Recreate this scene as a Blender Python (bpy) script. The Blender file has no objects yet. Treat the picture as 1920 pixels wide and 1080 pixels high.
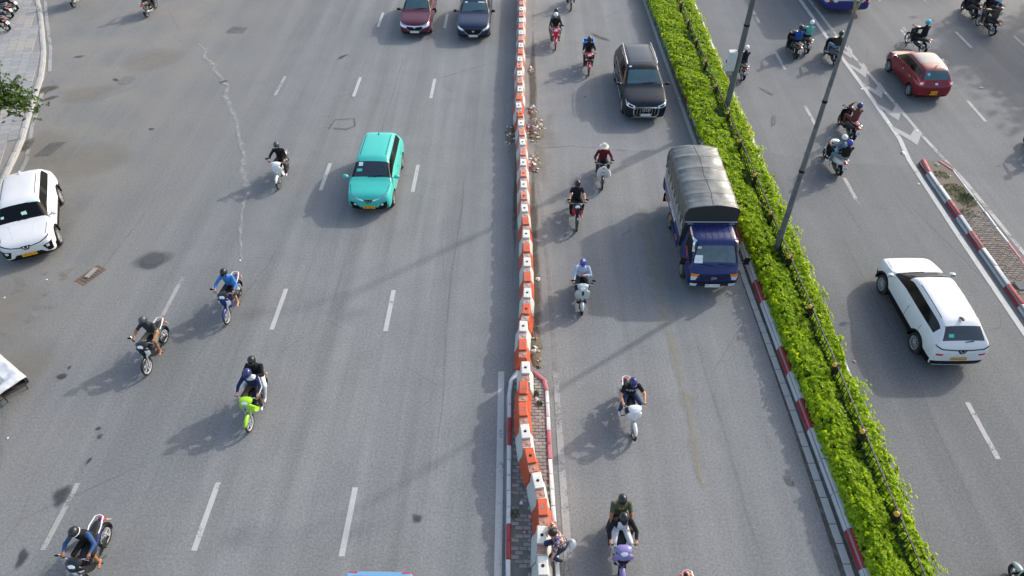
import bpy, bmesh, math, random
from math import sin, cos, pi, radians, atan2, sqrt, hypot
from mathutils import Vector, Matrix, noise
from mathutils.bvhtree import BVHTree

random.seed(7)
SC = bpy.context.scene
COL = SC.collection

# ---------------------------------------------------------------- camera
cd = bpy.data.cameras.new('camera'); cam = bpy.data.objects.new('camera', cd); COL.objects.link(cam)
cd.sensor_width = 36; cd.lens = 24.0; cd.clip_start = .1; cd.clip_end = 800
cam.location = (0, 0, 16.8); cam.rotation_euler = (radians(90 - 45.22), 0, radians(.946))
SC.camera = cam
# ---------------------------------------------------------------- sky and sun
SUN_EL, SUN_AZ = radians(30), atan2(.795, .606)          # azimuth from +Y towards +X
w = bpy.data.worlds.new('World'); SC.world = w; w.use_nodes = True
nt = w.node_tree; bg = nt.nodes['Background']; sky = nt.nodes.new('ShaderNodeTexSky')
sky.sky_type = 'NISHITA'; sky.sun_disc = False; sky.sun_elevation = SUN_EL; sky.sun_rotation = SUN_AZ
sky.air_density = 1.0; sky.dust_density = 2.7; sky.ozone_density = .0
nt.links.new(sky.outputs[0], bg.inputs[0]); bg.inputs[1].default_value = .15
sl = bpy.data.lights.new('sun', 'SUN'); so = bpy.data.objects.new('sun', sl); COL.objects.link(so)
sl.energy = 1.35; sl.angle = radians(1.1); sl.color = (1, .985, .95)
sd = Vector((sin(SUN_AZ) * cos(SUN_EL), cos(SUN_AZ) * cos(SUN_EL), sin(SUN_EL)))
so.rotation_euler = sd.to_track_quat('Z', 'Y').to_euler(); so.location = (30, 30, 40)
vs = SC.view_settings; vs.view_transform = 'Standard'; vs.look = 'None'; vs.exposure = 1.14; vs.gamma = 1
vs.use_curve_mapping = False
SC.render.engine = 'CYCLES'

# ---------------------------------------------------------------- materials
def lin(h):
    h = h.lstrip('#'); o = []
    for i in (0, 2, 4):
        c = int(h[i:i + 2], 16) / 255
        o.append(c / 12.92 if c <= .04045 else ((c + .055) / 1.055) ** 2.4)
    return tuple(o)
_M = {}
class NT:
    def __init__(s, name):
        s.m = bpy.data.materials.new(name); s.m.use_nodes = True; s.t = s.m.node_tree; s.n = s.t.nodes
        s.b = s.n['Principled BSDF']; s.out = s.n['Material Output']
    def add(s, typ, **kw):
        n = s.n.new(typ)
        for k, v in kw.items(): setattr(n, k, v)
        return n
    def ln(s, a, b): s.t.links.new(a, b)
    def coord(s, k='Object'):
        return s.add('ShaderNodeTexCoord').outputs[k]
    def noise(s, vec, scale, detail=3, rough=.55, dist=0):
        n = s.add('ShaderNodeTexNoise'); s.ln(vec, n.inputs['Vector'])
        n.inputs['Scale'].default_value = scale; n.inputs['Detail'].default_value = detail
        n.inputs['Roughness'].default_value = rough; n.inputs['Distortion'].default_value = dist
        return n.outputs['Fac']
    def mapping(s, vec, scale=(1, 1, 1)):
        n = s.add('ShaderNodeMapping'); s.ln(vec, n.inputs['Vector']); n.inputs['Scale'].default_value = scale
        return n.outputs[0]
    def ramp(s, fac, pts):
        n = s.add('ShaderNodeValToRGB'); s.ln(fac, n.inputs[0]); e = n.color_ramp.elements
        while len(e) < len(pts): e.new(.5)
        for q, (p, c) in zip(e, pts):
            q.position = p; q.color = (c, c, c, 1) if isinstance(c, (int, float)) else (*c, 1)
        return n.outputs[0]
    def math(s, op, a, b=0., clamp=False):
        n = s.add('ShaderNodeMath', operation=op, use_clamp=clamp)
        for i, q in enumerate((a, b)):
            if isinstance(q, (int, float)): n.inputs[i].default_value = q
            else: s.ln(q, n.inputs[i])
        return n.outputs[0]
    def mix(s, fac, a, b, mode='MIX'):
        n = s.add('ShaderNodeMix', data_type='RGBA', blend_type=mode)
        for i, q in ((0, fac), (6, a), (7, b)):
            if isinstance(q, (int, float)): n.inputs[i].default_value = q
            elif isinstance(q, tuple): n.inputs[i].default_value = (*q, 1)
            else: s.ln(q, n.inputs[i])
        return n.outputs[2]
    def rng(s, v, a, b, c=0., d=1.):
        n = s.add('ShaderNodeMapRange'); s.ln(v, n.inputs[0])
        for i, q in enumerate((a, b, c, d)): n.inputs[i + 1].default_value = q
        return n.outputs[0]
    def bump(s, h, strength=.3, dist=.01):
        n = s.add('ShaderNodeBump'); s.ln(h, n.inputs['Height']); n.inputs['Strength'].default_value = strength
        n.inputs['Distance'].default_value = dist; s.ln(n.outputs[0], s.b.inputs['Normal'])
    def set(s, **kw):
        for k, v in kw.items(): s.b.inputs[k.replace('_', ' ')].default_value = v

def M(name, col, rough=.6, metal=0., coat=0., var=.08, vs=9, bump=0., bs=60, spec=.5, dirt=0.):
    """plain coloured material with slight uneven tone, optional relief and dust"""
    key = name
    if key in _M: return _M[key]
    if isinstance(col, str): col = lin(col)
    t = NT(name); v = t.coord()
    n = t.noise(v, vs, 4)
    c = t.mix(n, tuple(max(0, q * (1 - 2 * var)) for q in col), tuple(min(1, q * (1 + 2 * var)) for q in col))
    if dirt:
        d = t.rng(t.noise(v, vs * .6, 6, .7), .5, .72); d = t.math('MULTIPLY', d, dirt)
        c = t.mix(d, c, (.16, .14, .115))
    t.ln(c, t.b.inputs['Base Color'])
    t.ln(t.rng(n, .3, .7, max(.02, rough * .85), min(1, rough * 1.15)), t.b.inputs['Roughness'])
    t.set(Metallic=metal, Coat_Weight=coat, Specular_IOR_Level=spec); t.b.inputs['Coat Roughness'].default_value = .04
    if bump: t.bump(t.noise(v, bs, 4), bump, .012)
    _M[key] = t.m; return t.m

def paint(name, col): return M('paint_' + name, col, .34, 0, .35, .03, 3, spec=.3, dirt=.0)
def cloth(name, col): return M('cloth_' + name, col, .9, 0, 0, .16, 11, .6, 14, spec=.15)
def plast(name, col, r=.45): return M('plastic_' + name, col, r, 0, .0, .1, 7, spec=.22, dirt=.04)
BLK = plast('black', '#0e0f10', .5); DARK = plast('dark', '#1d1f21', .55)
RUB = M('rubber', '#161617', .85, bump=.2, bs=80, dirt=.35, vs=14); CHR = M('chrome', '#c9ccd0', .16, 1., var=.03)
SIL = M('silver', (.42, .43, .44), .38, .35, var=.06); GLASS = M('dark_glass', '#0c1214', .05, 0, .6, .05, 2, spec=.8)
GLASST = M('teal_glass', '#2b4a50', .08, 0, .4, .25, 1.5, spec=.7); GLASSB = M('black_glass', '#060708', .12, 0, 0, .1, 2, spec=.3)
LENS = M('lens', '#d9dee0', .12, .25, .8, .12, 25); AMB = M('amber', '#e07a12', .3, 0, .5); RED = M('red_lens', '#b00d14', .2, 0, .7)
WHT = plast('white', '#d8dad8', .4); PLW = M('plate_white', '#d5d6d2', .45, dirt=.2); PLY = M('plate_yellow', '#d79a0c', .45, dirt=.2)
SKIN = M('skin', '#b98a6c', .55, var=.08, spec=.3); SKIN2 = M('skin_tan', '#9a6a4c', .55, var=.08, spec=.3); HAIR = M('hair', '#0d0b0a', .5, var=.2, bump=.4, bs=50)
ENG = M('engine_metal', '#4a4b4d', .5, .7, var=.2, dirt=.3)

# ---------------------------------------------------------------- mesh helpers
class MB:
    def __init__(s): s.v = []; s.f = []; s.m = []; s.mi = 0
    def add(s, vs, fs):
        o = len(s.v); s.v += [tuple(q) for q in vs]
        for f in fs: s.f.append(tuple(i + o for i in f)); s.m.append(s.mi)
        return s
    def box(s, c, d, R=None, tx=1., ty=1.):
        """box centre c, size d; the top face scaled by tx, ty"""
        vs = []
        for z in (-1, 1):
            for x, y in ((-1, -1), (1, -1), (1, 1), (-1, 1)):
                k = (tx, ty) if z > 0 else (1, 1)
                q = Vector((x * d[0] / 2 * k[0], y * d[1] / 2 * k[1], z * d[2] / 2))
                if R is not None: q = R @ q
                vs.append(q + Vector(c))
        return s.add(vs, [(3, 2, 1, 0), (4, 5, 6, 7), (0, 1, 5, 4), (1, 2, 6, 5), (2, 3, 7, 6), (3, 0, 4, 7)])
    def loft(s, rings, cap=True, closed=True):
        n = len(rings[0]); vs = [q for r in rings for q in r]; fs = []
        for i in range(len(rings) - 1):
            for j in range(n if closed else n - 1):
                k = (j + 1) % n; fs.append((i * n + j, i * n + k, (i + 1) * n + k, (i + 1) * n + j))
        if cap and closed:
            fs.append(tuple(range(n))[::-1]); fs.append(tuple((len(rings) - 1) * n + j for j in range(n)))
        return s.add(vs, fs)
    def tube(s, pts, r, n=7, cap=True, flat=1.):
        pts = [Vector(p) for p in pts]; rr = r if isinstance(r, (list, tuple)) else [r] * len(pts)
        rings = []; u = None
        for i, p in enumerate(pts):
            d = (pts[min(i + 1, len(pts) - 1)] - pts[max(i - 1, 0)]).normalized()
            if u is None:
                u = Vector((0, 0, 1)) if abs(d.z) < .9 else Vector((1, 0, 0))
            u = (u - d * u.dot(d)).normalized(); v = d.cross(u)
            rings.append([p + (u * cos(2 * pi * k / n) * flat + v * sin(2 * pi * k / n)) * rr[i] for k in range(n)])
        return s.loft(rings, cap)
    def ell(s, c, r, n=10, m=7, R=None, z0=-1., z1=1.):
        a0, a1 = math.asin(max(-1, z0)), math.asin(min(1, z1)); rings = []
        for i in range(m + 1):
            a = a0 + (a1 - a0) * i / m; k = max(cos(a), .02)
            ring = []
            for j in range(n):
                q = Vector((r[0] * k * cos(2 * pi * j / n), r[1] * k * sin(2 * pi * j / n), r[2] * sin(a)))
                if R is not None: q = R @ q
                ring.append(q + Vector(c))
            rings.append(ring)
        return s.loft(rings)
    def lathe(s, prof, c, axis='y', n=20, cap=True):
        rings = []
        for r, h in prof:
            ring = []
            for j in range(n):
                a, b = r * cos(2 * pi * j / n), r * sin(2 * pi * j / n)
                q = {'y': (a, h, b), 'z': (a, b, h), 'x': (h, a, b)}[axis]
                ring.append((q[0] + c[0], q[1] + c[1], q[2] + c[2]))
            rings.append(ring)
        return s.loft(rings, cap)
    def rings(s, secs, n=10, e=2.6):
        """loft along x of superellipse sections (x, zc, hw, hh[, yc])"""
        out = []
        for q in secs:
            x, zc, hw, hh = q[:4]; yc = q[4] if len(q) > 4 else 0; ring = []
            for j in range(n):
                a = 2 * pi * (j + .5) / n; ca, sa = cos(a), sin(a)
                ring.append((x, yc + hw * math.copysign(abs(ca) ** (2 / e), ca), zc + hh * math.copysign(abs(sa) ** (2 / e), sa)))
            out.append(ring)
        return s.loft(out)
    def prism(s, poly, plane, a, b):
        """2-D polygon extruded from a to b; plane 'xz' extrudes along y, 'yz' along x, 'xy' along z"""
        def P(p, h): return {'xz': (p[0], h, p[1]), 'yz': (h, p[0], p[1]), 'xy': (p[0], p[1], h)}[plane]
        n = len(poly)
        return s.add([P(p, a) for p in poly] + [P(p, b) for p in poly],
                     [tuple(range(n))[::-1], tuple(range(n, 2 * n))] + [(i, (i + 1) % n, n + (i + 1) % n, n + i) for i in range(n)])
    def mesh(s, name, mats, smooth=True, angle=38):
        me = bpy.data.meshes.new(name); me.from_pydata(s.v, [], s.f)
        for m in mats: me.materials.append(m)
        if len(mats) > 1: me.polygons.foreach_set('material_index', s.m)
        bm = bmesh.new(); bm.from_mesh(me); bmesh.ops.recalc_face_normals(bm, faces=bm.faces); bm.to_mesh(me); bm.free()
        if smooth: me.shade_smooth(); me.set_sharp_from_angle(angle=radians(angle))
        return me
    def build(s, name, mat, parent=None, smooth=True, bevel=0., angle=38, loc=None):
        mats = mat if isinstance(mat, (list, tuple)) else [mat]
        return link(name, s.mesh(name, mats, smooth, angle), parent, bevel, loc)
def link(name, me, parent=None, bevel=0., loc=None):
    o = bpy.data.objects.new(name, me); COL.objects.link(o)
    if parent is not None: o.parent = parent
    if loc is not None: o.location = loc
    if bevel:
        b = o.modifiers.new('bevel', 'BEVEL'); b.width = bevel; b.segments = 2; b.limit_method = 'ANGLE'
    return o
def tag(o, label=None, cat=None, group=None, kind=None):
    for k, v in (('label', label), ('category', cat), ('group', group), ('kind', kind)):
        if v: o[k] = v
    return o
def thing(name, label, cat, loc=(0, 0, 0), rz=0., group=None):
    o = bpy.data.objects.new(name, None); o.empty_display_size = .2; COL.objects.link(o)
    o.location = loc; o.rotation_euler = (0, 0, rz)
    return tag(o, label, cat, group)
def struct(o, label=None, cat='ground'):
    return tag(o, label, cat if label else None, None, 'structure')
def text_mesh(s, size):
    c = bpy.data.curves.new('t', 'FONT'); c.body = s; c.size = size; c.align_x = 'CENTER'; c.align_y = 'CENTER'; c.resolution_u = 1
    o = bpy.data.objects.new('t', c); COL.objects.link(o); dg = bpy.context.evaluated_depsgraph_get()
    me = bpy.data.meshes.new_from_object(o.evaluated_get(dg)); COL.objects.unlink(o); bpy.data.objects.remove(o)
    vs = [tuple(v.co) for v in me.vertices]; fs = [tuple(p.vertices) for p in me.polygons]
    bpy.data.meshes.remove(me); return vs, fs
def evalmesh(o):
    dg = bpy.context.evaluated_depsgraph_get(); dg.update()
    return bpy.data.meshes.new_from_object(o.evaluated_get(dg))
def lerp(a, b, t): return a + (b - a) * t
def interp(tab, x):
    if x <= tab[0][0]: return tab[0][1]
    for (a, p), (b, q) in zip(tab, tab[1:]):
        if x <= b: return lerp(p, q, (x - a) / (b - a))
    return tab[-1][1]
# ================================================================ the setting
def asphalt(name='asphalt', k=1.):
    t = NT(name); v = t.coord()
    sx = t.add('ShaderNodeSeparateXYZ'); t.ln(v, sx.inputs[0]); X = sx.outputs[0]
    big = t.noise(v, .11, 5, .6); mid = t.noise(v, .9, 5, .6)
    streak = t.noise(t.mapping(v, (1.1, .035, 1)), 1.0, 4, .6)
    g1 = t.noise(v, 15, 3, .75); g2 = t.noise(v, 60, 1)
    c = t.mix(t.rng(big, .3, .7), (.126, .132, .132), (.164, .170, .169))
    c = t.mix(t.rng(streak, .40, .62), c, (.182, .187, .186))
    c = t.mix(t.math('MULTIPLY', t.rng(mid, .45, .75), .35), c, (.108, .112, .113))
    side = t.rng(t.math('ABSOLUTE', t.math('ADD', X, 1.)), 5., 15.)  # edge falloff painted in: asphalt darkens away from the middle lanes
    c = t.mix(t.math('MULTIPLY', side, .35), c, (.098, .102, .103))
    # dust gathered along the left kerb and along the divider
    dl = t.math('MULTIPLY', t.rng(X, -11.5, -18.5), t.rng(t.noise(v, .45, 6, .65), .33, .62))
    c = t.mix(t.math('MULTIPLY', dl, .75), c, (.20, .186, .16))
    ax = t.math('ABSOLUTE', t.math('SUBTRACT', X, .75))
    dm = t.math('MULTIPLY', t.rng(ax, 1.7, .3), t.rng(t.noise(v, .8, 6, .65), .32, .6))
    c = t.mix(t.math('MULTIPLY', dm, .6), c, (.225, .213, .19))
    # stones and grain
    c = t.mix(1., c, t.ramp(g1, [(.28, .74), (.5, 1.), (.72, 1.32)]), 'MULTIPLY')
    c = t.mix(.6, c, t.ramp(g2, [(.3, .75), (.7, 1.25)]), 'MULTIPLY')
    # fine cracks
    vo = t.add('ShaderNodeTexVoronoi', feature='DISTANCE_TO_EDGE'); t.ln(t.mapping(v, (.23, .12, 1)), vo.inputs['Vector']); vo.inputs['Scale'].default_value = 1.
    wob = t.add('ShaderNodeVectorMath', operation='ADD')
    cr = t.math('MULTIPLY', t.rng(vo.outputs['Distance'], .0, .004, 1, 0), t.rng(t.noise(v, .22, 2), .52, .62))
    c = t.mix(t.math('MULTIPLY', cr, .45), c, (.05, .05, .052))
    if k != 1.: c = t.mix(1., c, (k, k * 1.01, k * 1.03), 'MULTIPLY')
    t.ln(c, t.b.inputs['Base Color']); t.set(Roughness=.78, Specular_IOR_Level=.32)
    t.bump(t.math('ADD', g1, t.math('MULTIPLY', g2, .6)), .35, .006)
    return t.m
ASPH = asphalt(); ASPH2 = asphalt('newer_asphalt', .78); ASPH3 = asphalt('shade_toned_asphalt', .86)  # ASPH3 carries the right road's shade and edge falloff in its colour
def worn(name, col, cover=.5, scale=1.4, rough=.7, soft=.07, mx_=1., fade=False):
    """road paint / stain that has worn away in patches (asphalt shows through)"""
    t = NT(name); v = t.coord()
    n = t.noise(v, scale, 6, .7); f = t.noise(v, 30, 3, .6)
    a = t.rng(t.math('ADD', t.math('MULTIPLY', n, .75), t.math('MULTIPLY', f, .25)), cover - soft, cover + soft, 0., mx_)
    if fade:
        at = t.add('ShaderNodeAttribute', attribute_name='fade'); a = t.math('MULTIPLY', a, at.outputs['Fac'])
    c = t.mix(t.noise(v, 3, 4), tuple(q * .82 for q in col), col)
    c = t.mix(.5, c, t.ramp(f, [(.3, .75), (.65, 1.15)]), 'MULTIPLY')
    t.ln(c, t.b.inputs['Base Color']); t.set(Roughness=rough)
    tr = t.add('ShaderNodeBsdfTransparent'); mx = t.add('ShaderNodeMixShader')
    t.ln(a, mx.inputs[0]); t.ln(tr.outputs[0], mx.inputs[1]); t.ln(t.b.outputs[0], mx.inputs[2]); t.ln(mx.outputs[0], t.out.inputs[0])
    return t.m
PAINT = worn('road_paint', (.40, .40, .385), .36, 1.8); PAINT2 = worn('worn_road_paint', (.31, .308, .295), .42, 1.1)
PAINTC = worn('chevron_paint', (.30, .302, .295), .34, 1.3, .7, .12, .95); PAINT3 = worn('faded_road_paint', (.25, .248, .24), .54, .9, .7, .12, .7)
OIL = worn('oil_stain', (.045, .045, .046), .38, 2.5, .6, .14, .9, True); DUST = worn('dust_stain', (.235, .215, .18), .48, .9, .9, .18, .7, True)
SAND = worn('sand_streak', (.29, .265, .19), .50, 2.6, .95, .16, .75, True); MILK = worn('cement_spill', (.36, .365, .36), .46, 2.2, .9, .14, .85, True)
TAR = worn('tar_patch', (.085, .087, .092), .44, 1.3, .7, .2, .5); TARF = worn('tar_edge', (.08, .082, .087), .36, 1.6, .7, .15, .8, True); LINEO = worn('seam_line', (.06, .06, .062), .42, 2., .7, .12, .8)
SEAMF = worn('hairline_seam', (.085, .087, .088), .46, 2., .8, .14, .45, True); MUD = worn('mud', (.085, .072, .052), .46, 2.5, .95, .13, .9); MUDF = worn('mud_stain', (.085, .072, .052), .40, 2.5, .95, .14, .9, True)

def sheet(name, pts, z, mat, parent=None):
    me = bpy.data.meshes.new(name); me.from_pydata([(x, y, z) for x, y in pts], [], [tuple(range(len(pts)))]); me.materials.append(mat)
    bm = bmesh.new(); bm.from_mesh(me); bmesh.ops.recalc_face_normals(bm, faces=bm.faces)
    for f in bm.faces:
        if f.normal.z < 0: f.normal_flip()
    bm.to_mesh(me); bm.free()
    return link(name, me, parent)
g = struct(sheet('ground', [(-400, -300), (400, -300), (400, 500), (-400, 500)], -.03, M('soil', (.16, .15, .13), .95)))
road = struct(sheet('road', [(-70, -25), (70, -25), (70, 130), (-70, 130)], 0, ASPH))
_z = [.003]
def zz(): _z[0] += .00022; return _z[0]
def mark(name, pts, mat): return struct(sheet(name, pts, zz(), mat))
def addfade(me, vals):
    at = me.attributes.new('fade', 'FLOAT', 'POINT'); at.data.foreach_set('value', vals)
def ribbon(name, pts, wd, mat, z=None, jit=0., fade=False):
    pts = [Vector(p) for p in pts]; ws = list(wd) if isinstance(wd, (list, tuple)) else [wd] * len(pts)
    if fade:            # finer, wandering course
        P, Wd = [], []
        for i in range(len(pts) - 1):
            for k in range(5):
                u = k / 5; P.append(pts[i].lerp(pts[i + 1], u) + Vector((random.gauss(0, .03), random.gauss(0, .03)))); Wd.append(lerp(ws[i], ws[i + 1], u) * random.uniform(.6, 1.4))
        pts, ws = P + [pts[-1]], Wd + [ws[-1]]
    L, C, R = [], [], []
    for i, p in enumerate(pts):
        d = (pts[min(i + 1, len(pts) - 1)] - pts[max(i - 1, 0)]).normalized(); n = Vector((-d.y, d.x)); ww = ws[i] / 2 * (1.5 if fade else 1)
        L.append(p + n * ww); C.append(p); R.append(p - n * ww)
    z = zz() if z is None else z; n = len(pts)
    me = bpy.data.meshes.new(name); me.from_pydata([(q.x, q.y, z) for q in L + C + R], [], [(n + i, n + i + 1, i + 1, i) for i in range(n - 1)] + [(2 * n + i, 2 * n + i + 1, n + i + 1, n + i) for i in range(n - 1)]); me.materials.append(mat)
    if fade: addfade(me, [0.] * n + [0.] + [1.] * (n - 2) + [0.] + [0.] * n)
    return struct(link(name, me))
def blob(name, x, y, rx, ry, mat, rot=0., n=22, jag=.3):
    V = [(x, y)]
    k0 = [random.uniform(-jag, jag) for _ in range(n)]; ks = [1 + (k0[i - 2] + 2 * k0[i - 1] + 3 * k0[i] + 2 * k0[(i + 1) % n] + k0[(i + 2) % n]) / 5 for i in range(n)]
    for f in (.5, 1.25):
        for i in range(n):
            a = 2 * pi * i / n; p, q = rx * ks[i] * f * cos(a), ry * ks[i] * f * sin(a); V.append((x + p * cos(rot) - q * sin(rot), y + p * sin(rot) + q * cos(rot)))
    z = zz(); me = bpy.data.meshes.new(name); F = [(0, 1 + i, 1 + (i + 1) % n) for i in range(n)] + [(1 + i, 1 + n + i, 1 + n + (i + 1) % n, 1 + (i + 1) % n) for i in range(n)]
    me.from_pydata([(p, q, z) for p, q in V], [], F); me.materials.append(mat); addfade(me, [1.] * (n + 1) + [0.] * n)
    return struct(link(name, me))

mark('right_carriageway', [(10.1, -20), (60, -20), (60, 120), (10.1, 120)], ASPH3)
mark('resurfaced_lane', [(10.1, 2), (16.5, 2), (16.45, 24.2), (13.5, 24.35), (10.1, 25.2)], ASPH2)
# lane dashes of the left carriageway
for X, ys, mt in ((-4.37, (-.25, 7.17, 14.62, 22.05, 29.41, 37.0, 44.4), PAINT), (-8.1, (-.2, 7.25, 14.62, 22.1, 29.5, 37.1, 44.4), PAINT)):
    for y in ys:
        mark('lane_dash', [(X - .075, y), (X + .075, y), (X + .085, y + 1.88), (X - .065, y + 1.88)], mt)
for y, mt in ((-.2, PAINT2), (7.2, PAINT2), (15.15, PAINT2), (22.15, PAINT3), (29.55, PAINT2), (37.0, PAINT3)):
    mark('lane_dash', [(-11.97, y), (-11.83, y), (-11.8, y + 1.85), (-11.94, y + 1.85)], mt)
# right carriageway
for X, ys, mt in ((13.33, (2.8, 10.2, 16.2, 21.4, 27.1, 32.5, 37.9, 43.5), PAINT2), (21.2, (22.5, 27.75, 35.0 - 1.6 + 2.2, 41), PAINT2), (23.9, (35.1, 41), PAINT2), (26.85, (34.6, 30), PAINT2)):
    for y in ys: mark('lane_dash', [(X - .075, y), (X + .075, y), (X + .075, y + 1.9), (X - .075, y + 1.9)], mt)
mark('lane_dash', [(20.9, 36.2), (21.05, 36.2), (21.05, 37.2), (20.9, 37.2)], PAINT2)
# lines round the median and edge lines
ribbon('edge_line', [(-.43, 3), (-.455, 6.75), (-.545, 13.02)], .19, PAINT)
ribbon('edge_line', [(1.34, 3), (1.295, 6.78), (1.125, 12.98)], [.21, .21, .16], PAINT2)
ribbon('edge_line', [(1.12, 13.1), (1.02, 17), (.9, 19.9), (.64, 23.2), (.6, 30), (.55, 41)], .14, PAINT3)
ribbon('edge_line', [(7.62, 22.5), (7.615, 25.7), (7.4, 33), (7.2, 41), (7.0, 50)], .17, PAINT)
ribbon('edge_line', [(16.42, 8), (16.43, 20), (16.5, 24.6), (16.72, 26.2), (16.72, 30), (16.6, 35), (16.5, 41.2), (16.4, 50)], .2, PAINT)
ribbon('edge_line', [(18.5, 8), (18.38, 18.7), (18.2, 23), (17.85, 26.2), (17.6, 30), (17.2, 35), (17.05, 41.2), (17, 50)], .17, PAINT2)
for yy, hw in ((25.75, .62), (27.75, .56), (29.75, .52), (31.75, .46), (33.7, .4)):
    c = lerp(17.3, 17.08, (yy - 25.75) / 8); a = .62
    mark('chevron_marking', [(c - hw + .05, yy + 1.15), (c, yy), (c + hw - .05, yy + .95), (c + hw - .05, yy + .95 + a), (c, yy + a + .15), (c - hw + .05, yy + 1.15 + .45)], PAINTC)
for x, y in ((16.55, 30.6), (17.55, 30.2), (16.72, 27.6), (17.74, 26.9), (17.3, 34.4), (16.75, 34.6)):
    b = MB(); b.box((0, 0, .012), (.1, .13, .024), None, .7, .7); tag(b.build('road_stud', WHT, loc=(x, y, .004)), 'small white reflective road stud beside the chevron markings', 'road stud', 'road studs along the chevron markings')
LK = [(-33, 47), (-28.62, 40.03), (-27.72, 38.56), (-26.22, 35.83), (-24.89, 33.35), (-23.89, 31.1), (-22.86, 28.07), (-21.74, 24.98), (-21.17, 22.65), (-20.1, 18.7), (-18.8, 14), (-17, 6), (-16.5, -5)]
ribbon('edge_line', [(-28.5, 40.4), (-26.95, 37.5), (-25.13, 34.26), (-23.9, 31.7)], .17, PAINT2)
ribbon('edge_line', [(-23.25, 29.7), (-22.93, 28.81), (-22.12, 26.49), (-21.07, 24.01), (-20, 19.5)], .17, PAINT2)
ribbon('edge_line', [(-15.2, 11.6), (-14.64, 10.35), (-14.1, 9)], .16, PAINT3)
# stains and marks on the asphalt
ribbon('cement_spill', [(-17.55, 34.88), (-16.84, 34.21), (-16.59, 33.32), (-15.93, 32.75), (-15.66, 32.07), (-14.48, 30.47), (-14.26, 29.45), (-13.75, 28.47), (-13.08, 27.31), (-12.54, 25.78), (-11.94, 24.55), (-11.69, 23.39), (-11.27, 22.65), (-10.97, 21.77), (-10.88, 20.58), (-10.45, 19.02), (-10.05, 17.86)],
       [.08, .16, .2, .28, .2, .16, .26, .22, .2, .2, .2, .2, .3, .14, .12, .12, .08], MILK, fade=True)
ribbon('sand_streak', [(4.75, 21.2), (4.8, 20.4), (4.82, 18.6), (4.85, 17.2), (4.78, 16.2), (4.9, 14.1), (4.98, 11.5), (5, 9)], [.3, .5, .55, .5, .35, .3, .28, .2], SAND, fade=True)
for x, y, a, b, r in ((-23.1, 29.9, .55, .32, .3), (-22.6, 29.1, .4, .16, .6), (-23.2, 33.3, .3, .1, .2), (-21.6, 25.0, .3, .5, .2)):
    blob('mud_stain', x, y, a, b, MUDF, r)
for x, y, a, b in ((-14.02, 12.61, .16, .09), (-13.96, 12.94, .07, .05), (-12.08, 10.78, .06, .08), (-11.92, 10.52, .1, .07), (-11.87, 9.75, .05, .12), (-12.14, 8.64, .2, .28), (7.35, 9.41, .1, .16), (-16.7, 26.5, .12, .1), (-20.2, 30.9, .2, .1), (-12.3, 7.0, .12, .2), (-11.2, 7.3, .08, .25), (3.0, 29.6, .08, .05), (-9.4, 33.5, .3, .12), (11.9, 30.2, .4, .1), (11.5, 27.6, .5, .1), (-2.6, 8.2, .1, .12), (4.2, 36, .6, .15), (-14.8, 30.8, .2, .08)):
    blob('oil_spot', x, y, a, b, OIL, random.uniform(0, 3))
for x, y, a, b in ((-20.6, 24.8, .9, 1.3), (-20.9, 29.6, 1.6, .9), (-18.4, 24, 1.6, 1.4), (-17.3, 15.2, 1.2, 1.6), (-15.7, 12.8, 1.2, 1.2), (-19.2, 33, 1.4, 1.2), (-15.6, 9.8, 1, 1.6)):
    blob('dust_patch', x, y, a, b, DUST, .3)
for k in range(26):
    blob('leaf_stain', random.uniform(-17.8, -15.6), random.uniform(12.2, 17.5), random.uniform(.08, .3), random.uniform(.05, .16), DUST, random.uniform(0, 3))
for pts in ([(-20.9, 24.2), (-20.2, 24.3), (-20, 25.4), (-20.7, 25.3)], [(-16.4, 36.2), (-15.4, 36.1), (-15.3, 36.9), (-16.2, 37)]):
    mark('asphalt_patch', pts, TAR)

ribbon('asphalt_seam', [(-8.7, 26.6), (-8.55, 27.4), (-7.7, 27.5), (-7.55, 26.9), (-7.9, 26.6), (-8.5, 26.7)], .05, LINEO)
for pts in ([(-8.9, 18.5), (-9.4, 16.2), (-10.2, 13.2)], [(-6.2, 34), (-6.3, 27), (-6.1, 20)], [(-2.3, 24), (-2.4, 16), (-2.2, 9)], [(5.6, 16), (5.9, 11), (6.1, 7)], [(12, 20), (12.2, 14), (11.9, 8)], [(-14.5, 22), (-14.9, 17)], [(15.0, 22.9), (15.3, 19.5)]):
    ribbon('asphalt_seam', pts, .035, SEAMF, fade=True)
ribbon('asphalt_seam', [(7.6, 25.2), (5, 25.1), (2.3, 25.5), (.9, 25.3)], .07, PAINT3)
# manholes
def manhole(x, y, rx, mt, lab):
    t = thing('manhole_cover', lab, 'manhole', (x, y, 0))
    b = MB(); b.lathe([(rx * .98, -.01), (rx, .004), (rx * .86, .007), (rx * .84, -.004)], (0, 0, 0), 'z', 22, False); b.build('frame', mt, t)
    b = MB(); b.lathe([(.001, .006), (rx * .8, .006), (rx * .83, -.02)], (0, 0, 0), 'z', 22)
    for i in range(8):
        a = i * pi / 4; b.box((rx * .45 * cos(a), rx * .45 * sin(a), .008), (rx * .4, .03, .006), Matrix.Rotation(a, 3, 'Z'))
    b.build('lid', mt, t)
IRON = M('cast_iron', (.12, .12, .122), .7, .3, var=.25, dirt=.6, bump=.4, bs=20)
manhole(-13.29, 17.84, .42, IRON, 'dark round iron manhole cover with a ragged tar surround in the left lanes')
manhole(-19.65, 30.86, .44, M('dusty_iron', (.135, .132, .125), .85, 0, dirt=.8), 'dusty grey round manhole cover near the paved corner')
blob('tar_surround', -13.25, 17.9, .55, .46, TARF, .3)
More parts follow.
